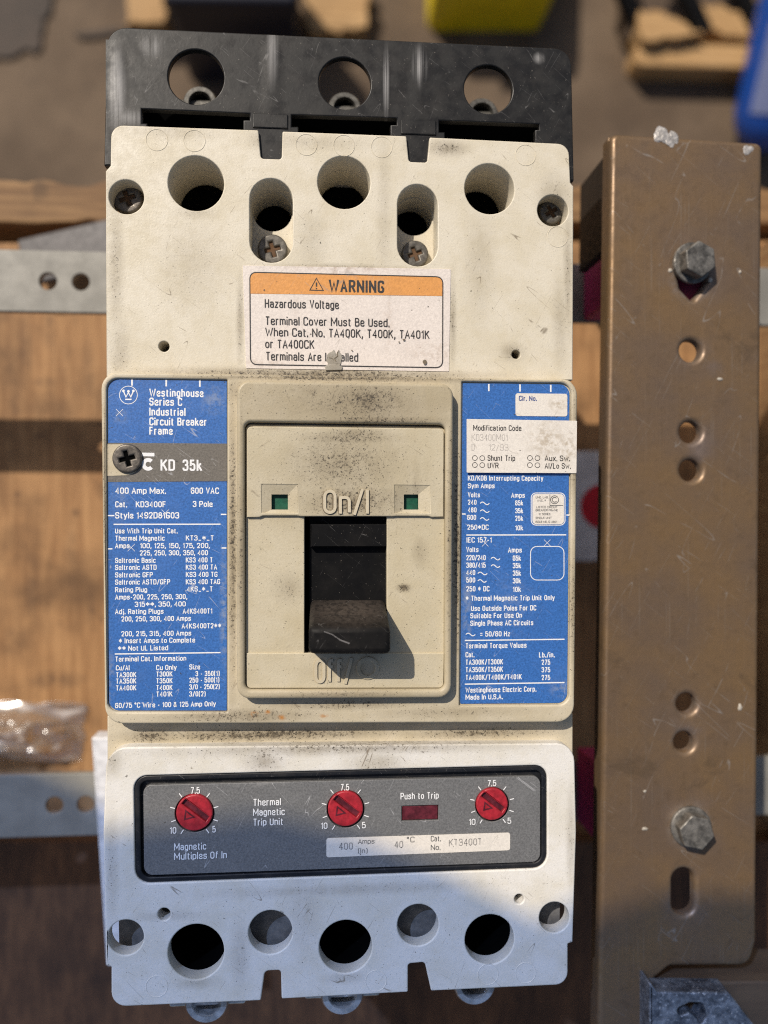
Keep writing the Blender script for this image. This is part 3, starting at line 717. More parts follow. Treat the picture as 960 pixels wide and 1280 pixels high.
q00, q10, q01, q11 = P(-130, 875, PLY), P(108, 880, PLY), P(-130, 962, PLY), P(104, 948, PLY)
for i in range(n + 1):
    row = []
    for j in range(n + 1):
        u, v = i / n, j / n
        p = q00.lerp(q10, u).lerp(q01.lerp(q11, u), v)
        p = p + Vector((mnoise.noise(Vector((u * 4, v * 4, 7))), mnoise.noise(Vector((u * 4, v * 4, 17))), 0)) * .006
        row.append(bm.verts.new((p.x, p.y, PLY + .001 + bagz(u, v))))
    V.append(row)
for i in range(n):
    for j in range(n): bm.faces.new((V[i][j], V[i][j + 1], V[i + 1][j + 1], V[i + 1][j]))
g = N('clear_film')
gl = g.n('ShaderNodeBsdfGlossy', {'Color': (1, 1, 1, 1), 'Roughness': .24}); tr = g.n('ShaderNodeBsdfTransparent', {'Color': (.93, .92, .90, 1)}); df = g.n('ShaderNodeBsdfDiffuse', {'Color': (.8, .74, .68, 1)})
m1 = g.n('ShaderNodeMixShader', {0: .06, 1: tr, 2: df}); m2 = g.n('ShaderNodeMixShader', {0: .17, 1: m1, 2: gl})
g.t.links.new(m2, g.out.inputs[0])
bag = obj('plastic_bag', bm, g.m, origin=P(0, 915, PLY), ang=25)
so = bag.modifiers.new('film', 'SOLIDIFY'); so.thickness = .0002
tag(bag, 'crumpled clear plastic bag glinting on the plywood above the lower rail', 'plastic bag')

# yellow case on the floor
M['yellow'] = plain('yellow_plastic', (.70, .53, .008), .4, var=.1, scale=40)
yz = GZ + .085
def fbox(name, quad, z0, z1, m, parent, bev=.006):
    pts = [P(x, y, z1) for x, y in quad]
    bm = bmesh.new(); add_plate(bm, rnd([(p.x, p.y, .012) for p in pts]), [], z0, z1, bev, 3); return obj(name, bm, m, parent)
yc = thing('yellow_case', 'bright yellow plastic case on the floor behind the breaker', 'case', (*P(620, -20, yz).xy, GZ))
fbox('case_body', [(541, -128), (702, -128), (700, -14), (546, -14)], GZ + .001, yz, M['yellow'], yc)
bm = bmesh.new(); a = P(590, -30, yz); b = P(650, -30, yz)
add_tube(bm, a, a + Vector((0, 0, .02)), .006); add_tube(bm, b, b + Vector((0, 0, .02)), .006); add_tube(bm, a + Vector((-.01, 0, .022)), b + Vector((.01, 0, .022)), .008)
obj('handle', bm, M['yellow'], yc)
fbox('lid_rim', [(538, -132), (706, -132), (703, -16), (541, -16)], yz - .030, yz - .008, M['yellow'], yc, .004)
# navy toolbox
M['navy'] = plain('navy_metal', (.012, .014, .026), .45, .2)
nc = thing('navy_toolbox', 'dark navy toolbox on the floor behind the black terminal cover', 'toolbox', (*P(290, -40, GZ + .15).xy, GZ))
fbox('box_body', [(208, -110), (368, -110), (370, 10), (206, 8)], GZ + .001, GZ + .15, M['navy'], nc)
fbox('box_lid', [(204, -114), (372, -114), (374, 4), (202, 2)], GZ + .151, GZ + .18, M['navy'], nc)
bm = bmesh.new(); a = P(250, -50, GZ + .18); b = P(325, -50, GZ + .18)
add_tube(bm, a, a + Vector((0, 0, .03)), .005); add_tube(bm, b, b + Vector((0, 0, .03)), .005); add_tube(bm, a + Vector((-.008, 0, .032)), b + Vector((.008, 0, .032)), .006)
obj('handle', bm, M['black'], nc)
board('wood_offcut', [(160, -20), (206, -20), (204, 28), (158, 30)], GZ + .001, GZ + .04, M['crate'], 'pale wood offcut on the floor left of the dark navy toolbox', 'offcut', .006)
board('wood_offcut', [(376, -30), (462, -30), (458, 34), (388, 40)], GZ + .001, GZ + .03, M['crate'], 'pale wood offcut on the floor between navy toolbox and yellow case', 'offcut', .006)
M['floorshade'] = wood('floor_shade', (.055, .034, .022), (.035, .022, .014), (1, 1, 1), 30, .5)  # shade on the floor put into the colour of flat sheets
board('floor_shade_sheet', [(-120, -60), (84, -60), (62, 30), (40, 66), (-120, 92)][:1] + [(84, -60), (48, 62), (-120, 92)], GZ + .001, GZ + .004, M['floorshade'], 'dark brown sheet standing for a shaded patch of floor at the upper left corner', 'floor shade', .008)
board('floor_shade_streak', [(92, 42), (150, 34), (150, 42), (100, 48)], GZ + .001, GZ + .004, M['floorshade'], 'thin dark streak standing for shade on the floor left of the terminal cover', 'sliver', .003)
# open wooden tray with black pipes
wt = thing('wooden_tray', 'shallow wooden tray of scrap on the floor at the upper right', 'tray', (*P(880, 40, GZ).xy, GZ))
def fb(name, quad, z0, z1, m, parent): return fbox(name, quad, z0, z1, m, parent, .003)
fb('tray_floor', [(800, -120), (1090, -120), (1090, 56), (800, 56)], GZ + .001, GZ + .012, M['darkwood'], wt)
fb('tray_side', [(796, 52), (1100, 60), (1100, 90), (794, 82)], GZ + .001, GZ + .035, M['crate'], wt)
fb('tray_side', [(772, -120), (800, -120), (802, 46), (786, 46)], GZ + .001, GZ + .03, M['darkwood'], wt)
board('wood_offcut', [(800, 12), (842, 20), (880, 44), (805, 50)], GZ + .014, GZ + .05, M['crate'], 'splintered pale wood offcut lying in the wooden tray', 'offcut', .008)
board('wood_chip', [(882, 4), (925, 14), (940, 48), (884, 40)], GZ + .014, GZ + .04, M['crate'], 'pale wood chip between the two black pipes in the wooden tray', 'chip', .008)
for k, (a, b, lab) in enumerate((((840, -40), (880, 42), 'short black pipe left of the pale wood chip in the wooden tray'), ((905, -40), (950, 44), 'black pipe right of the pale wood chip in the wooden tray'), ((770, -30), (800, 34), 'black pipe leaning on the left side of the wooden tray'))):
    bm = bmesh.new(); add_tube(bm, P(*a, GZ + .05), P(*b, GZ + .03), .012)
    tag(obj('black_pipe', bm, M['black'], origin=P(*a, GZ + .10)), lab, 'pipe', 'pipes in the wooden tray')
# blue jug
jz = -.42
g = N('blue_plastic'); M['bluejug'] = g.fin(g.mix(g.noise(30), (.008, .05, .27), (.010, .07, .34)), .35)
JK = 1.45
A_, B_ = P(962, 142, GZ + .046), P(1012, -60, GZ + .14)
jug = thing('blue_jug', 'blue plastic jug with a pale label at the right edge, above the channel', 'jug', A_)
axv = (B_ - A_)
L = axv.length
bm = bmesh.new(); add_lathe(bm, A_, [(0, -.030 * JK), (.011 * JK, -.0285 * JK), (.020 * JK, -.0225 * JK), (.0265 * JK, -.012 * JK), (.0295 * JK, .002 * JK), (.030 * JK, L * .7), (.024 * JK, L * .85), (.012 * JK, L * .95), (.012 * JK, L)], 40, axv); obj('jug_body', bm, M['bluejug'], jug, ang=60)
bm = bmesh.new(); add_lathe(bm, A_, [(0.013, L * .97), (.016, L * .97), (.016, L * 1.07), (0, L * 1.07)], 24, axv); obj('cap', bm, M['bluejug'], jug)
q = axv.to_track_quat('Z', 'Y'); bm = bmesh.new(); rows = []
cdir = math.atan2((q.inverted() @ (CP - A_)).y, (q.inverted() @ (CP - A_)).x)
for k in range(13):
    t = cdir - .55 + 1.4 * k / 12
    rows.append([bm.verts.new(A_ + q @ Vector((.0304 * JK * math.cos(t), .0304 * JK * math.sin(t), z))) for z in (.004, .10)])
for a, b in zip(rows, rows[1:]): bm.faces.new((a[0], b[0], b[1], a[1]))
obj('jug_label', bm, plain('pale_label', (.16, .19, .34), .5), jug)
# ================================================================== THE BREAKER
cb = thing('circuit_breaker', 'cream three pole circuit breaker with blue data labels and black handle set to off', 'circuit breaker', (P(425, 660).x, P(425, 660).y, RAIL))
# lower moulded base
bm = bmesh.new()
a = P(140, 170); b = P(708, 1225)
base_out = rp([(139, 170, 8), (709, 192, 8), (708, 1222, 8), (139, 1245, 8)])
add_plate(bm, base_out, [], RAIL + .0005, -.0215, .0005)
obj('base', bm, M['base'], cb)
# upper cover: two layers so that the slots are stepped
big_t = [(245, 229, 34), (430, 228, 33), (612, 236, 32)]
scr_t = [(158, 246, 21), (691, 263, 20)]
out_t = rp([(139, 156, 15), (323, 162.5, 2), (326, 198, 4), (352, 199, 4), (353, 164, 2), (508, 170, 2), (511, 202, 4), (534, 203, 4), (537, 171.5, 2), (711, 180, 15), (713, 228, 1), (717, 233, 1), (716, 475, 0), (133, 471, 0), (132, 214, 1), (138, 207, 1)])
hs = [circ(*c) for c in big_t + scr_t] + [slot(339, 223, 328, 26.5), slot(522, 230, 333, 25.5), circ(205, 433, 6.5), circ(645, 443, 5.5)]
plate('upper_cover', out_t, hs, -.0098, 0, M['cover'], cb, .00035)
plate('upper_cover_liner', rp([(141, 180, 2), (709, 205, 2), (711, 470, 0), (136, 468, 0)]), [circ(*c) for c in big_t] + [circ(338, 249, 25.5), circ(522, 256, 24.5)], -.0212, -.0100, M['cover'], cb, 0)
bm = bmesh.new()
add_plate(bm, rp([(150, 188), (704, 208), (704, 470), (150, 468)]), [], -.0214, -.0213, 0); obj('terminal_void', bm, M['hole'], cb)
for (x, y, r) in ((205, 433, 5.5), (645, 443, 5)):
    pass
def screw(px, py, z, rpx, m, mrec, ang, parent, dome=.0):
    c = P(px, py, z); r = pw(rpx, z)
    def cr(w, l):
        pts = [(w, l), (w, w), (l, w), (l, -w), (w, -w), (w, -l), (-w, -l), (-w, -w), (-l, -w), (-l, w), (-w, w), (-w, l)]
        ca, sa = math.cos(R(ang)), math.sin(R(ang))
        return [(c.x + x * ca - y * sa, c.y + x * sa + y * ca) for x, y in pts]
    bm = bmesh.new()
    add_plate(bm, [(c.x + r * math.cos(2 * math.pi * k / 40), c.y + r * math.sin(2 * math.pi * k / 40)) for k in range(40)], [cr(r * .13, r * .52)], z - .0025, z, min(.0006, r * .16), 4)
    s = obj('screw', bm, m, parent)
    bm = bmesh.new(); add_plate(bm, [(c.x + r * .7 * math.cos(2 * math.pi * k / 24), c.y + r * .7 * math.sin(2 * math.pi * k / 24)) for k in range(24)], [], z - .0024, z - .0008, 0)
    obj('cross_recess', bm, mrec, s)
screw(158.5, 247, -.0058, 18.5, M['darkscrew'], M['rustscrew'], 20, cb)
screw(689.5, 264, -.0058, 15.5, M['screw'], M['rustscrew'], 30, cb)
screw(340.5, 311, -.0070, 18.5, M['screw'], M['rustscrew'], 15, cb)
screw(519, 317, -.0070, 17.0, M['screw'], M['rustscrew'], 20, cb)
# ejector marks
def mark(x, y, z, m):
    bm = bmesh.new(); add_plate(bm, circ(x, y, 13.5, z), [circ(x, y, 12.7, z)], z - .0003, z + .0001, .00005, 1); obj('moulding_mark', bm, m, cb)
for (x, y) in ((196, 175), (243, 176), (383, 181), (430, 182), (477, 184), (657, 194), (697, 296)): mark(x, y, 0, M['cover'])

# black terminal cover
tcz = -.0012
tc_out = rp([(134, 33, 24), (714, 61, 22), (717.5, 226, 1), (707, 226, 1), (706, 193, 0), (540, 187, 0), (540, 208, 0), (505, 206, 0), (505, 184.5, 0), (356, 178.5, 0), (356, 204, 0), (322, 203, 0), (322, 177.5, 0), (142, 174.5, 0), (139, 207, 1), (130, 207, 1)], tcz)
tc_h = [circ(245, 96, 34, tcz), circ(431, 104, 32.5, tcz), circ(610.5, 111.5, 31, tcz)] + [rp(q, tcz) for q in ([(177, 136), (312, 142), (312, 150), (304, 150), (304, 172), (184, 172), (184, 154), (177, 154)], [(364.5, 143.5), (496, 147.5), (496, 156), (488, 156), (488, 174), (373, 172), (373, 158), (364.5, 158)], [(549, 150.5), (674, 155), (674, 162), (669, 162), (669, 180), (556, 176), (556, 165), (549, 165)])]
tco = plate('terminal_cover', tc_out, tc_h, tcz - .0022, tcz, M['blackcover'], cb, .0004)
# side walls and pole barriers behind the cover; the top stays open towards the cables
for (xa, ya, xb, yb, t) in ((131.5, 45, 131, 200, .0015), (709.5, 76, 711, 222, .0015), (338, 70, 338, 174, .0024), (523, 70, 523, 180, .0024)):
    p0 = P(xa, ya, tcz); p1 = P(xb, yb, tcz); x = p0.x - (t / 2 if t > .002 else 0); bm = bmesh.new()
    add_hex(bm, [(x, p1.y, -.05), (x + t, p1.y, -.05), (x + t, p0.y, -.05), (x, p0.y, -.05), (x, p1.y, tcz - .002), (x + t, p1.y, tcz - .002), (x + t, p0.y, tcz - .002), (x, p0.y, tcz - .002)])
    obj('barrier', bm, M['blackcover'], tco, fixn=True)
for (x, y) in ((338, 152), (523, 160)):   # raised pads where the tabs fold into the notches
    bm = bmesh.new(); add_plate(bm, wr(x - 22, y - 10, x + 22, y + 8, 1, tcz), [], tcz - .001, tcz + .0004, .0003); obj('tab_pad', bm, M['blackcover'], tco)
for (xx, ya, yb, hh, hw) in ((340, 46, 140, .00014, .0040), (524, 54, 146, .00012, .0042), (147, 50, 134, .00014, .0034)):
    a = P(xx, ya, tcz); b = P(xx, yb, tcz); bm = bmesh.new(); rows = []
    for k in range(17):
        u = -1 + k / 8
        rows.append([bm.verts.new((a.x + u * hw, a.y + (b.y - a.y) * t, tcz + hh * (1 + math.cos(math.pi * u)) / 2 * math.sin(math.pi * t) ** .5 + .000004)) for t in [i / 12 for i in range(13)]])
    for r0, r1 in zip(rows, rows[1:]):
        for i in range(12): bm.faces.new((r0[i], r0[i + 1], r1[i + 1], r1[i]))
    bmesh.ops.recalc_face_normals(bm, faces=bm.faces)
    for f in bm.faces:
        if f.normal.z < 0: f.normal_flip()
    obj('rib', bm, M['blackcover'], tco, ang=80)
bm = bmesh.new(); add_plate(bm, rp([(150, 82), (700, 104), (700, 186), (150, 166)]), [], -.05, -.0225, 0); obj('dark_backing', bm, M['hole'], cb)  # black backing added so the cover's windows look unlit inside
# upper lugs seen through the cover's holes
def lug(px, py, z, r, plate_w, up, m):
    c = P(px, py, z); rr = pw(r, z)
    bm = bmesh.new()
    add_lathe(bm, c, [(rr * .62, -.016), (rr * .62, -.001), (rr * .68, 0), (rr * .92, 0), (rr, -.0008), (rr, -.018)], 36)
    hwx = pw(plate_w, z)
    o = obj('lug', bm, m, cb)
    bm = bmesh.new(); add_box(bm, (c.x, c.y - up * rr * .25, c.z - .006), (hwx * 2, rr * 1.2, .008)); add_box(bm, (c.x, c.y - up * rr * (1.2 if up > 0 else .7), c.z - .0125), (hwx * 1.8, rr * (2.6 if up > 0 else 1.2), .010))
    obj('lug_body', bm, m, o, bev=.0007)
    bm = bmesh.new(); add_lathe(bm, c, [(0, -.010), (rr * .615, -.010)], 30); obj('bore', bm, M['hole'], o)
for (x, y) in ((250, 128), (431, 135), (603, 142)): lug(x, y, -.030, 21, 30, 1, M['darklug'])
for (x, y) in ((258, 1253), (428, 1243), (594, 1231)): lug(x, y, -.010, 27, 47, -1, M['zinc'])

# ---- middle frame
MZ = .0035
mid_out = rp([(126, 465, 20), (722, 474, 20), (718, 903, 22), (131, 905, 22)], MZ)
plate('middle_deck', rp([(132, 466, 10), (717, 475, 10), (713, 900, 10), (136, 902, 10)], .0024), [wr(374, 640, 490, 822, 0, .0024)], -.012, .0024, M['mid'], cb, .0002)
lab_l = rp([(133, 472.5, 14), (284, 474.5, 1), (284, 890, 1), (134, 890, 14)], MZ)
lab_r = rp([(577.5, 477, 1), (714.5, 478.5, 14), (711.5, 881, 14), (574.5, 882, 1)], MZ)
plate('middle_frame', mid_out, [lab_l, lab_r, wr(374, 640, 490, 822, 0, MZ)], -.0115, MZ, M['mid'], cb, .0006)
LZ = .0027
blue_l = plate('data_label', rp([(134, 473.5, 13), (283, 475.5, 1), (283, 889, 1), (135, 889, 13)], MZ), [], .00242, LZ, M['blue'], cb, .00005)
blue_r = plate('data_label', rp([(579, 478.5, 1), (713, 480, 13), (710, 879.5, 13), (576, 880.5, 1)], MZ), [], .00242, LZ, M['blue'], cb, .00005)
band = plate('grey_band', rp([(134.5, 553.5), (283.5, 554.5), (283.5, 601.5), (134.5, 602.5)], LZ), [], LZ + .00002, LZ + .0001, M['band'], blue_l, 0)
bm = bmesh.new(); add_plate(bm, rp([(134.5, 555.5, 0), (168, 555.5, 16), (179, 574, 10), (168, 594, 16), (134.5, 595, 0)], LZ), [], LZ + .00005, LZ + .00022, .00004)
obj('screw_notch', bm, M['mid'], blue_l)
screw(158.5, 573, LZ + .0012, 18, M['darkscrew'], M['hole'], 15, cb)

T5 = lambda s, a, b, y, c=6.2: (s, 120 + a / 5.122, 120 + b / 5.122, 650 + y / 5.122, c)
T4 = lambda s, a, b, y, c: (s, 120 + a / 5.333, 120 + b / 5.333, 460 + y / 5.333, c)
IZ = LZ + .00004
texts = [T4('Westinghouse', 355, 717, 190, 9.6), T4('Series C', 355, 575, 250, 9.6), T4('Industrial', 355, 597, 317, 9.6), T4('Circuit Breaker', 355, 740, 382, 9.6), T4('Frame', 355, 512, 444, 9.6),
    T4('400 Amp Max.', 128, 468, 838, 7.6), T4('600 VAC', 632, 820, 838, 7.6), T4('Cat.', 128, 208, 928, 7.2), T4('KD3400F', 265, 467, 928, 7.2), T4('3 Pole', 645, 778, 926, 7.2), T4('Style 1492D81G03', 128, 555, 1003, 7.6),
    T5('Use With Trip Unit Cat.', 122, 523, 86), T5('Thermal Magnetic', 122, 440, 133), T5('KT3_*_T', 575, 755, 131), T5('Amps', 122, 215, 181), T5('100, 125, 150, 175, 200,', 280, 730, 181), T5('225, 250, 300, 350, 400', 280, 717, 227),
    T5('Seltronic Basic', 122, 382, 275), T5('KS3 400 T', 575, 748, 272), T5('Seltronic ASTD', 122, 388, 320), T5('KS3 400 TA', 575, 775, 318), T5('Seltronic GFP', 122, 364, 368), T5('KS3 400 TG', 575, 778, 365), T5('Seltronic ASTD/GFP', 122, 475, 414), T5('KS3 400 TAG', 575, 795, 412),
    T5('Rating Plug', 122, 328, 463), T5('4KS_*_T', 582, 748, 458), T5('Amps-200, 225, 250, 300,', 122, 585, 510), T5('315**, 350, 400', 248, 575, 556), T5('Adj. Rating Plugs', 122, 433, 603), T5('A4KS400T1', 555, 745, 600), T5('200, 250, 300, 400 Amps', 162, 608, 650), T5('A4KS400T2**', 548, 803, 695), T5('200, 215, 315, 400 Amps', 162, 610, 745), T5('* Insert Amps to Complete', 145, 635, 790), T5('** Not UL Listed', 140, 462, 838),
    T5('Terminal Cat. Information', 122, 578, 907), T5('Cu/Al', 127, 215, 963), T5('Cu Only', 385, 517, 961), T5('Size', 597, 667, 957), T5('TA300K', 127, 258, 1008), T5('T300K', 385, 490, 1003), T5('3 - 350(1)', 637, 792, 1000), T5('TA350K', 127, 258, 1048), T5('T350K', 385, 490, 1046), T5('250 - 500(1)', 597, 790, 1042), T5('TA400K', 127, 258, 1092), T5('T400K', 385, 490, 1090), T5('3/0 - 250(2)', 597, 792, 1085), T5('T401K', 385, 490, 1131), T5('3/0(2)', 597, 702, 1130), T5('60/75 °C Wire - 100 & 125 Amp Only', 122, 768, 1204)]
hl = lambda x0, x1, y, w_=1.5: ([(x0, y), (x1, y + (x1 - x0) * (640 - y) * 7.66e-5)], w_, False)
vt = lambda x, y0, y1, w_=2.0: ([(x, y0), (x, y1)], w_, False)
strokes = [(pc(160.5, 493.8, 11.2), .8, True), hl(142, 275.6, 655.4), hl(143.5, 275.6, 817.5), vt(165, 474, 482), vt(207.8, 474.5, 483), vt(249.8, 475, 483.5), hl(134.5, 143, 644.5, 1.6), hl(276, 283, 643, 1.6), hl(134.5, 140.5, 686, 1.6), hl(277, 283, 685, 1.6),
    ([(154.6, 489.6), (157.4, 496.2), (160.5, 490.6), (163.6, 496.2), (166.4, 489.6)], 1.5, False), ([(156.5, 499.2), (164.5, 499.2)], 1.6, False)] + cross(149.4, 515.7, 4.5) + cross(206.5, 641.5, 4.5) + cross(164, 684.5, 4.5)
fills = [pc(154.3, 488.6, 1.7, 12), pc(160.5, 489.2, 1.7, 12), pc(166.7, 488.6, 1.7, 12)]
ink_mesh('lettering', blue_l, M['whiteink'], IZ, texts, strokes, fills)
ink_mesh('band_lettering', band if False else blue_l, M['whiteink'], LZ + .00014, [('KD', 200.6, 218.8, 588.2, 13.6, 1.7), ('35k', 228.2, 252.6, 588.4, 13.6, 1.7)], [([(177.5, 568), (193, 568.3)], 4.4, False), (pc(185.2, 580.4, 5.6, 20, 42, 318), 4.6, False)])

T6 = lambda s, a, b, y, c=6.3: (s, 565 + a / 5.956, 565 + b / 5.956, 465 + y / 5.956, c)
T7 = lambda s, a, b, y, c=6.5: (s, 565 + a / 5.333, 565 + b / 5.333, 660 + y / 5.333, c)
def tl(f, a, b, y):
    p = f('', a, b, y); return (tilde(p[1], p[2], p[3], 1.7), 1.1, False)
texts = [T6('KD/KDB Interrupting Capacity', 118, 680, 808), T6('Sym Amps', 118, 318, 865), T6('Volts', 118, 208, 933), T6('Amps', 440, 543, 936), T6('240', 118, 183, 988), T6('65k', 470, 530, 993), T6('480', 118, 183, 1045), T6('35k', 470, 530, 1051), T6('600', 113, 180, 1101), T6('25k', 470, 530, 1108), T6('250*DC', 113, 273, 1174), T6('10k', 470, 530, 1179),
    T7('IEC 157-1', 97, 265, 97), T7('Volts', 95, 177, 161), T7('Amps', 373, 466, 164), T7('220/240', 95, 225, 215), T7('65k', 405, 460, 218), T7('380/415', 95, 225, 265), T7('35k', 405, 460, 268), T7('440', 95, 155, 314), T7('35k', 405, 460, 318), T7('500', 95, 155, 364), T7('30k', 405, 460, 369), T7('250 * DC', 95, 250, 423), T7('10k', 405, 460, 426),
    T7('* Thermal Magnetic Trip Unit Only', 90, 685, 486), T7('Use Outside Poles For DC', 127, 562, 553), T7('Suitable For Use On', 122, 467, 602), T7('Single Phase AC Circuits', 122, 542, 652), T7('= 50/60 Hz', 185, 388, 724), T7('Terminal Torque Values', 90, 497, 803), T7('Cat.', 90, 150, 862), T7('Lb./in.', 580, 685, 863), T7('TA300K/T300K', 90, 340, 912), T7('275', 597, 655, 912), T7('TA350K/T350K', 90, 340, 962), T7('375', 597, 655, 962), T7('TA400K/T400K/T401K', 90, 465, 1014), T7('275', 597, 655, 1014), T7('Westinghouse Electric Corp.', 90, 563, 1098), T7('Made In U.S.A.', 90, 340, 1145)]
strokes = [vt(611, 480, 489), vt(650, 480.5, 489.5), vt(688.4, 481, 490), hl(583, 707.7, 668.8), hl(583, 707, 669) if False else hl(581, 705.6, 800.6), hl(581, 705.6, 855.2), hl(577.5, 582, 642.5, 1.6), hl(708, 712, 643.8, 1.6), (prr(664, 616.2, 706.3, 656.4, 6), 1.0, True), (prr(663.2, 683, 705, 725, 8), 1.0, True),
    tl(T6, 210, 278, 978), tl(T6, 210, 278, 1036), tl(T6, 210, 275, 1094), tl(T7, 260, 320, 204), tl(T7, 260, 320, 254), tl(T7, 172, 235, 303), tl(T7, 172, 230, 353), tl(T7, 92, 155, 710)] + cross(606.5, 679, 4) + cross(684, 678.5, 4)
ink_mesh('lettering', blue_r, M['whiteink'], IZ, texts, strokes)
st = plate('circuit_number_field', wr(644.3, 491.6, 709, 520, 3, LZ), [], LZ + .00003, LZ + .00012, M['paper'], blue_r, 0)
ink_mesh('field_lettering', blue_r, M['blueink'], LZ + .0002, [T6('Cir. No.', 498, 632, 213, 6.2)])
plate('approval_field', wr(665.4, 617.4, 704.9, 655.3, 5, LZ), [], LZ + .00003, LZ + .00012, M['paper'], blue_r, 0)
ink_mesh('approval_lettering', blue_r, M['greyink'], LZ + .0002, [T6('UND. LAB.', 622, 718, 940, 2.6), T6('INC.®', 637, 698, 965, 2.6), T6('LISTED CIRCUIT', 628, 785, 1013, 2.7), T6('BREAKER FRAME', 622, 788, 1036, 2.7), T6("'K' SERIES", 645, 732, 1065, 2.6), T6('SINGLE UNIT', 622, 742, 1093, 2.6), T6('ISSUE NO. G-4801', 622, 782, 1123, 2.7)],
    [(pc(693.2, 624.6, 5), .8, True), (pc(693.2, 624.6, 3, 14, 40, 320), .9, False), ([(687.3, 618), (687.3, 631.6), (704, 631.8)], .7, False)], bold=1.3)
stick = plate('modification_sticker', rp([(583.2, 523.8, 1), (721, 526, 1), (720.3, 591.5, 1), (583.2, 590.8, 1)], MZ), [], MZ + .00005, MZ + .0002, M['paper'], cb, .00003)
SZ = MZ + .00024
ink_mesh('lettering', stick, M['blackink'], SZ, [T6('Modification Code', 158, 517, 436, 7), T6('Shunt Trip', 265, 470, 661, 7), T6('Aux. Sw.', 690, 878, 662, 7), T6('UVR', 265, 347, 716, 7), T6('Al/Lo Sw.', 690, 885, 719, 7)],
    [(pc(565 + x / 5.956, 465 + y / 5.956, 3.1, 16), .7, True) for x, y in ((170, 640), (225, 641), (580, 640), (636, 641), (170, 692), (225, 693), (580, 693), (636, 694))], bold=1.45)
ink_mesh('stamped_lettering', stick, M['paleink'], SZ, [T6('KD3400M01', 145, 415, 512, 8.6), T6('D', 145, 168, 585, 8.2), T6('12/93', 272, 420, 585, 8.2)], bold=1.15, dots=True)

# ---- warning sticker
WZ = .0002
ws_ = plate('warning_sticker', rp([(303.5, 332, 1), (563.5, 336.5, 1), (561, 464.5, 1), (307.5, 460.5, 1)]), [], .00003, WZ, M['warnpaper'], cb, .00003)
ob = plate('orange_band', rp([(312.2, 340.5, 8), (553.3, 346.5, 8), (553.0, 370.0, 0), (312.4, 367.0, 0)], WZ), [], WZ + .00002, WZ + .00008, M['orange'], ws_, 0)
T3 = lambda s, a, b, y, c=10.4: (s, 290 + a / 3.31, 290 + b / 3.31, 320 + y / 3.31, c)
def rquad(q, r, n=6):
    out = []
    for i in range(4):
        p = Vector(q[i]); a = (Vector(q[i - 1]) - p).normalized(); b = (Vector(q[(i + 1) % 4]) - p).normalized()
        for k in range(n + 1):
            t = k / n; out.append(tuple((p + a * r) * (1 - t) ** 2 + p * 2 * t * (1 - t) + (p + b * r) * t * t))
    return out
tri = [(395.5, 347.8), (387.3, 362.6), (404.2, 363.2)]
ink_mesh('lettering', ws_, M['blackink'], WZ + .00012, [T3('WARNING', 400, 630, 148, 15.2) + (1.8,), T3('Hazardous Voltage', 135, 442, 213), T3('Terminal Cover Must Be Used.', 137, 652, 284), T3('When Cat. No. TA400K, T400K, TA401K', 137, 817, 331), T3('or TA400CK', 137, 340, 380), T3('Terminals Are Installed', 139, 522, 431)],
    [(rquad([(312.2, 340.2), (553.5, 346), (553.2, 459.5), (313, 455.5)], 9), 1.3, True), (tri, 1.3, True), ([(395.6, 353), (395.6, 358.3)], 1.8, False), ([(395.6, 360), (395.6, 361.6)], 1.8, False)], bold=1.3)
# torn patch
def blob(px, py, rx, ry, seed, n=34, rag=.45):
    return [(px + rx * math.cos(2 * math.pi * k / n) * (1 + rag * mnoise.noise(Vector((math.cos(2 * math.pi * k / n) * 2.1, math.sin(2 * math.pi * k / n) * 2.1, seed)))) , py - ry * math.sin(2 * math.pi * k / n) * (1 + rag * mnoise.noise(Vector((math.cos(2 * math.pi * k / n) * 2.1, math.sin(2 * math.pi * k / n) * 2.1, seed + 9))))) for k in range(n)]
M['torn'] = cream('torn_paper', (.36, .335, .29), [(418, 452, 16, 18, .7)])
plate('torn_patch', [(P(x, y).x, P(x, y).y) for x, y in blob(418, 450, 9.5, 11.5, 5.1, 44, .5)], [], WZ, WZ + .0003, M['torn'], ws_, .00008)
plate('torn_flap', rp([(406, 458, 1), (413, 455, 1), (422, 456, 1), (429, 459, 2), (427, 463, 1), (407, 463.5, 1)]), [], WZ, WZ + .0004, M['torn'], ws_, .0002)
ink_mesh('torn_crack', ws_, M['darkgrime'], WZ + .0004, (), [([(424, 437.5), (421.5, 441), (422, 445), (418, 448), (420, 452)], 1.0, False), ([(411, 447), (415, 447.6), (417, 450)], .8, False)], [blob(531, 452.5, 2.6, 2.8, 4), blob(505, 424.6, 1.8, 1.1, 6), blob(499, 427.6, .9, .9, 7), blob(440, 438, 1.0, .8, 8)])

# ---- central bezel and escutcheon
EZ = .0075
bez_out = rp([(296, 475, 16), (567, 479.5, 16), (564.5, 872.5, 16), (296, 874, 16)], EZ)
bez_in = rp([(305.5, 527, 8), (557, 530.5, 8), (556, 862, 8), (306, 862.5, 8)], EZ)
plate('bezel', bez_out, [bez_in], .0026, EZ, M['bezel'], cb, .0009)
e_in = lambda z: None
esc_out = rp([(306.5, 530, 7), (556.5, 533, 7), (555.5, 861, 7), (307, 861.5, 7)], .0062)
slot_px = rp([(380.5, 645.5, 1), (483.5, 645.5, 1), (483.5, 817, 1), (380.5, 817, 1)], .0056)
wins = [rp([(x0, y0), (x1, y0), (x1, y1), (x0, y1)], .0050) for x0, y0, x1, y1 in ((339.5, 618.5, 360, 637), (504.5, 618.5, 522.5, 637))]
plate('escutcheon', esc_out, [slot_px] + wins, .0025, .0055, M['inner'], cb, .0003)
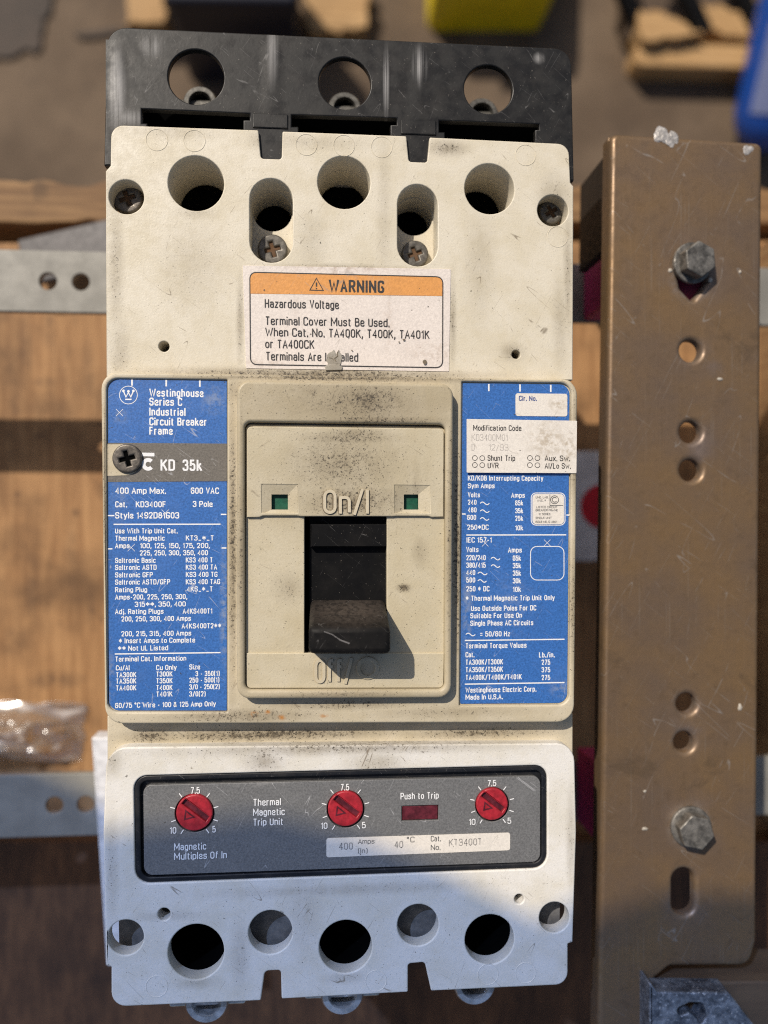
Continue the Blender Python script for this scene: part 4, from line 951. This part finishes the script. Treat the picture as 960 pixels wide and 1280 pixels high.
up = rp([(308.5, 533, 6), (555, 535.5, 6), (554.5, 646, 0), (540, 646.5, 2), (535, 645, 2), (495, 645, 2), (490, 645.5, 0), (376, 645.5, 0), (371, 644.5, 2), (329, 644.5, 2), (324, 646.5, 2), (308.5, 646.5, 0)], .0066)
winl, winr = rp([(327, 605.5), (372, 606), (372, 644), (327, 644)], .0066), rp([(493.5, 606.5), (537.5, 607), (537.5, 644), (493.5, 644)], .0066)
plate('upper_escutcheon', up, [rp([(327, 605.5), (372, 606), (372, 641), (327, 641)], .0066), rp([(493.5, 606.5), (537.5, 607), (537.5, 641), (493.5, 641)], .0066)], .0051, .0066, M['inner'], cb, .0003)
lo = rp([(307.5, 816.5, 0), (555, 816.5, 0), (554.5, 860, 6), (308, 860.5, 6)], .0061)
plate('lower_escutcheon', lo, [], .0051, .0061, M['inner'], cb, .0003)
# indicator windows: sloped hood, green flag
for (x0, y0, x1, y1, gx0, gy0, gx1, gy1) in ((327, 605.5, 372, 643, 339.5, 618, 360, 637), (493.5, 606.5, 537.5, 643, 504.5, 618, 522.5, 637)):
    z1, z0 = .0064, .0050
    o = [P(x0, y0, .0066), P(x1, y0, .0066), P(x1, y1, .0066), P(x0, y1, .0066)]
    i = [P(gx0, gy0, z0), P(gx1, gy0, z0), P(gx1, gy1, z0), P(gx0, gy1, z0)]
    bm = bmesh.new()
    ov = [bm.verts.new((p.x, p.y, .0064)) for p in o]; iv = [bm.verts.new((p.x, p.y, .00565)) for p in i]; dv = [bm.verts.new((p.x, p.y, .0034)) for p in i]
    for k in range(4):
        j = (k + 1) % 4
        bm.faces.new((ov[k], iv[k], iv[j], ov[j])); bm.faces.new((iv[k], dv[k], dv[j], iv[j]))
    # a flat ledge sits just above the sheet so the window really opens
    for f in bm.faces: f.normal_update()
    hood = obj('indicator_window', bm, M['inner'], cb, smooth=False)
    bm = bmesh.new(); d = .0
    fv = [bm.verts.new((p.x, p.y, .0041)) for p in i]; bm.faces.new(list(reversed(fv)))
    obj('green_flag', bm, M['green'], hood, smooth=False)
# raised legends
for txt, x0, x1, y, zt in (('On/I', 404, 461, 642, .0066), ('Off/', 393, 441, 853.5, .0061)):
    lg = ink_mesh('legend', cb, M['mid'], zt, [(txt, x0, x1, y, 29.5, 1.25)], extrude=.0005)
    ink_mesh('legend_grime', lg, M['darkgrime'] if 'On' in txt else M['bezel'], zt + .00004, [(txt, x0 - 1, x1 + 1, y + 1, 30.5, 1.5 if 'On' in txt else 1.55)])
c = P(459.7, 835, .0061)
bm = bmesh.new(); add_plate(bm, circ(459.7, 835, 14.5, .0061), [circ(459.7, 835, 9, .0061)], .006, .0065, .0002); obj('legend', bm, M['inner'], cb)
# slot interior
bm = bmesh.new()
sq = [P(378, 642, .0055), P(486, 642, .0055), P(486, 820, .0055), P(378, 820, .0055)]
add_plate(bm, [(p.x, p.y) for p in sq], [], -.0118, -.0060, 0)
obj('slot_floor', bm, M['hole'], cb)
plate('slide', wr(386, 645, 489, 832, 0, .0042), [], -.0055, .0020, M['black'], cb, .0004)
plate('slide_step', wr(388, 655, 486, 684.5, 1, .0048), [], .0018, .0046, M['black'], cb, .0004)
# the handle: a wedge leaning towards Off
HZ, HB = .0205, .0
def hp(x, y, z): return tuple(P(x, y, z))
bm = bmesh.new()
add_hex(bm, [hp(388, 815, HB + .002), hp(482, 815, HB + .002), hp(481, 748, HB + .002), hp(388, 748, HB + .002), hp(386, 817, HZ), hp(488.5, 817, HZ), hp(488, 785, HZ), hp(386, 785, HZ)])
hd = obj('handle', bm, M['handle'], cb, bev=.0014, fixn=True)
ink_mesh('scratch', hd, M['scuff'], HZ + .0001, (), [([(405, 789.5), (415, 793), (424, 799), (431, 802.5), (437, 804)], 1.0, False), ([(424, 799.5), (437, 804.5)], 1.6, False)])

# ---- trip unit
TZ = .002
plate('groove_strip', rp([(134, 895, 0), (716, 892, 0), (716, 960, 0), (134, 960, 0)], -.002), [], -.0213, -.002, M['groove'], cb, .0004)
tri_out = rp([(133, 934, 26), (718, 929, 24), (720.5, 1040, 0), (716, 1178, 1), (710, 1180, 1), (710, 1231, 16), (539, 1239, 2), (531, 1203, 5), (510, 1205, 4), (510, 1240.5, 2), (352, 1249, 2), (351, 1213, 4), (331, 1214, 6), (326, 1251, 2), (139, 1259, 18), (139, 1209, 1), (132.5, 1207, 1), (129, 1040, 0)], TZ)
big_b = [(245, 1190, 34), (432, 1183.5, 33), (612, 1174.5, 31.5)]
sm_b = [(338, 1165.5, 27), (522.5, 1156.5, 26), (157, 1172, 21.5), (693, 1147, 19.5)]
pan = rp([(167, 970, 16), (684, 956.5, 16), (684, 1085.5, 18), (169, 1105, 18)], TZ)
plate('trip_cover', tri_out, [circ(*c, TZ) for c in big_b + sm_b] + [circ(205, 1143, 7.5, TZ), circ(649, 1124, 6, TZ), pan], -.0030, TZ, M['trip'], cb, .0005)
inner = rp([(136, 945, 10), (714, 940, 10), (708, 1224, 6), (541, 1231, 1), (533, 1201, 3), (508, 1203, 3), (508, 1233, 1), (354, 1240, 1), (353, 1211, 3), (329, 1212, 3), (324, 1242, 1), (141, 1246, 6)], TZ)
M['pit'] = plain('pit_grey', (.13, .125, .12), .7, var=.3)
plate('trip_liner', inner, [circ(x, y, r + 5, TZ) for x, y, r in big_b] + [offs(clean(pan), .0005 if area(clean(pan)) > 0 else -.0005)], -.0205, -.0060, M['pit'], cb, 0)
for (x, y, r) in big_b:
    c = P(x, y, TZ); rr = pw(r, TZ); bm = bmesh.new()
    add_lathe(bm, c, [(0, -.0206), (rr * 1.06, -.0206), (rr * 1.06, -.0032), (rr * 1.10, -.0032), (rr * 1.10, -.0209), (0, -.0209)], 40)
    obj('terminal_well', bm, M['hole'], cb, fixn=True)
for (x, y) in ((196, 1233), (470, 1226), (610, 1218), (657, 1216)): mark(x, y, TZ, M['trip'])
po = clean(pan)
if area(po) < 0: po.reverse()
plate('gasket', offs(po, .0001), [offs(po, .0016)], -.001, TZ - .0004, M['moat'], cb, .0004)
bm = bmesh.new(); add_plate(bm, offs(po, .0002), [], -.0098, -.0002, 0); obj('panel_tray', bm, M['moat'], cb)
PZ = .0012
dials = [(243, 1016.2, 22.3), (432, 1011.2, 22), (615.3, 1005.5, 20.3)]
btn = wr(502, 1007.5, 548, 1026.5, 0, PZ)
face = rp([(179, 981.5, 10), (675.5, 970, 10), (675.5, 1077.5, 11), (180, 1094.5, 11)], PZ)
pnl = plate('trip_panel', face, [circ(x, y, r + 1.5, PZ) for x, y, r in dials] + [btn], -.0001, PZ, M['graypanel'], cb, .0002)
strip = plate('rating_strip', rp([(408, 1047.5, 3), (637.5, 1040.5, 3), (637.5, 1062.5, 3), (408, 1071.5, 3)], PZ), [], PZ + .00003, PZ + .00015, M['paper'], pnl, 0)
QZ = PZ + .00019
TA = lambda s, a, b, y, c: (s, 160 + a / 3.556, 160 + b / 3.556, 950 + y / 3.556, c)
TB = lambda s, a, b, y, c: (s, 400 + a / 3.2, 400 + b / 3.2, 950 + y / 3.2, c)
ticks = []
for x, y, r in dials:
    for a in (-38, 38, -77, 75, -111, 109, -147, 144):
        ca, sa = math.sin(R(a)), -math.cos(R(a)); k = r / 22.3
        ticks.append(([(x + ca * 25 * k, y + sa * 25 * k), (x + ca * 31 * k, y + sa * 31 * k)], 1.2, False))
ink_mesh('lettering', pnl, M['whiteink'], QZ, [TA('Thermal', 556, 680, 204, 8.6), TA('Magnetic', 556, 697, 248, 8.6), TA('Trip Unit', 556, 690, 292, 8.6), TA('Magnetic', 205, 348, 402, 8.6), TA('Multiples Of In', 205, 440, 444, 8.6),
    TA('7.5', 278, 320, 150, 8), TA('10', 185, 215, 328, 8), TA('5', 375, 390, 322, 8), TB('7.5', 82, 117, 122, 8), TB('10', 3, 30, 276, 7.8), TB('5', 168, 183, 273, 7.8), TB('7.5', 670, 705, 105, 7.6), TB('10', 595, 622, 260, 7.6), TB('5', 750, 765, 255, 7.6), TB('Push to Trip', 322, 475, 158, 8.2)], ticks, bold=1.45)
ink_mesh('lettering', strip, M['greyink'], QZ, [TB('Amps', 152, 218, 336, 6), TB('(In)', 152, 190, 373, 6), TB('°C', 347, 378, 330, 7), TB('Cat.', 443, 484, 326, 7), TB('No.', 443, 482, 361, 7)], bold=1.35)
ink_mesh('stamped_lettering', strip, M['midink'], QZ, [TB('400', 75, 132, 360, 9), TB('40', 297, 333, 353, 9), TB('KT3400T', 515, 648, 345, 9)], bold=1.5, dots=True)
for k, (x, y, r) in enumerate(dials):
    c = P(x, y, .0022); rr = pw(r, .0022)
    ang = R(-38)
    def rot(u, v): return (c.x + u * math.cos(ang) - v * math.sin(ang), c.y + u * math.sin(ang) + v * math.cos(ang))
    bm = bmesh.new()
    add_plate(bm, [(c.x + rr * math.cos(2 * math.pi * i / 48), c.y + rr * math.sin(2 * math.pi * i / 48)) for i in range(48)], [[rot(*p) for p in ((-rr * .86, -rr * .02), (rr * .80, -rr * .02), (rr * .80, rr * .30), (-rr * .86, rr * .30))]], -.0001, .0022, .0004, 3)
    d = obj('dial', bm, M['red'], cb)
    bm = bmesh.new(); add_plate(bm, [(c.x + rr * .9 * math.cos(2 * math.pi * i / 30), c.y + rr * .9 * math.sin(2 * math.pi * i / 30)) for i in range(30)], [], -.00005, .0012, 0)
    obj('dial_slot', bm, M['redwin'], d)
    tz = .0022 + .00008
    bm = bmesh.new(); T = [rot(-rr * .52, -rr * .14), rot(rr * .18, -rr * .16), rot(-rr * .22, -rr * .66)]
    T2 = offs(T if area(T) > 0 else list(reversed(T)), .0004)
    add_plate(bm, T, [T2], .0021, .0023, 0); obj('pointer', bm, M['redwin'], d, smooth=False)
bm = bmesh.new(); add_plate(bm, wr(503, 1008.5, 547.5, 1026, 1, PZ), [], -.0001, .0007, .0002); obj('trip_button', bm, M['redwin'], cb)
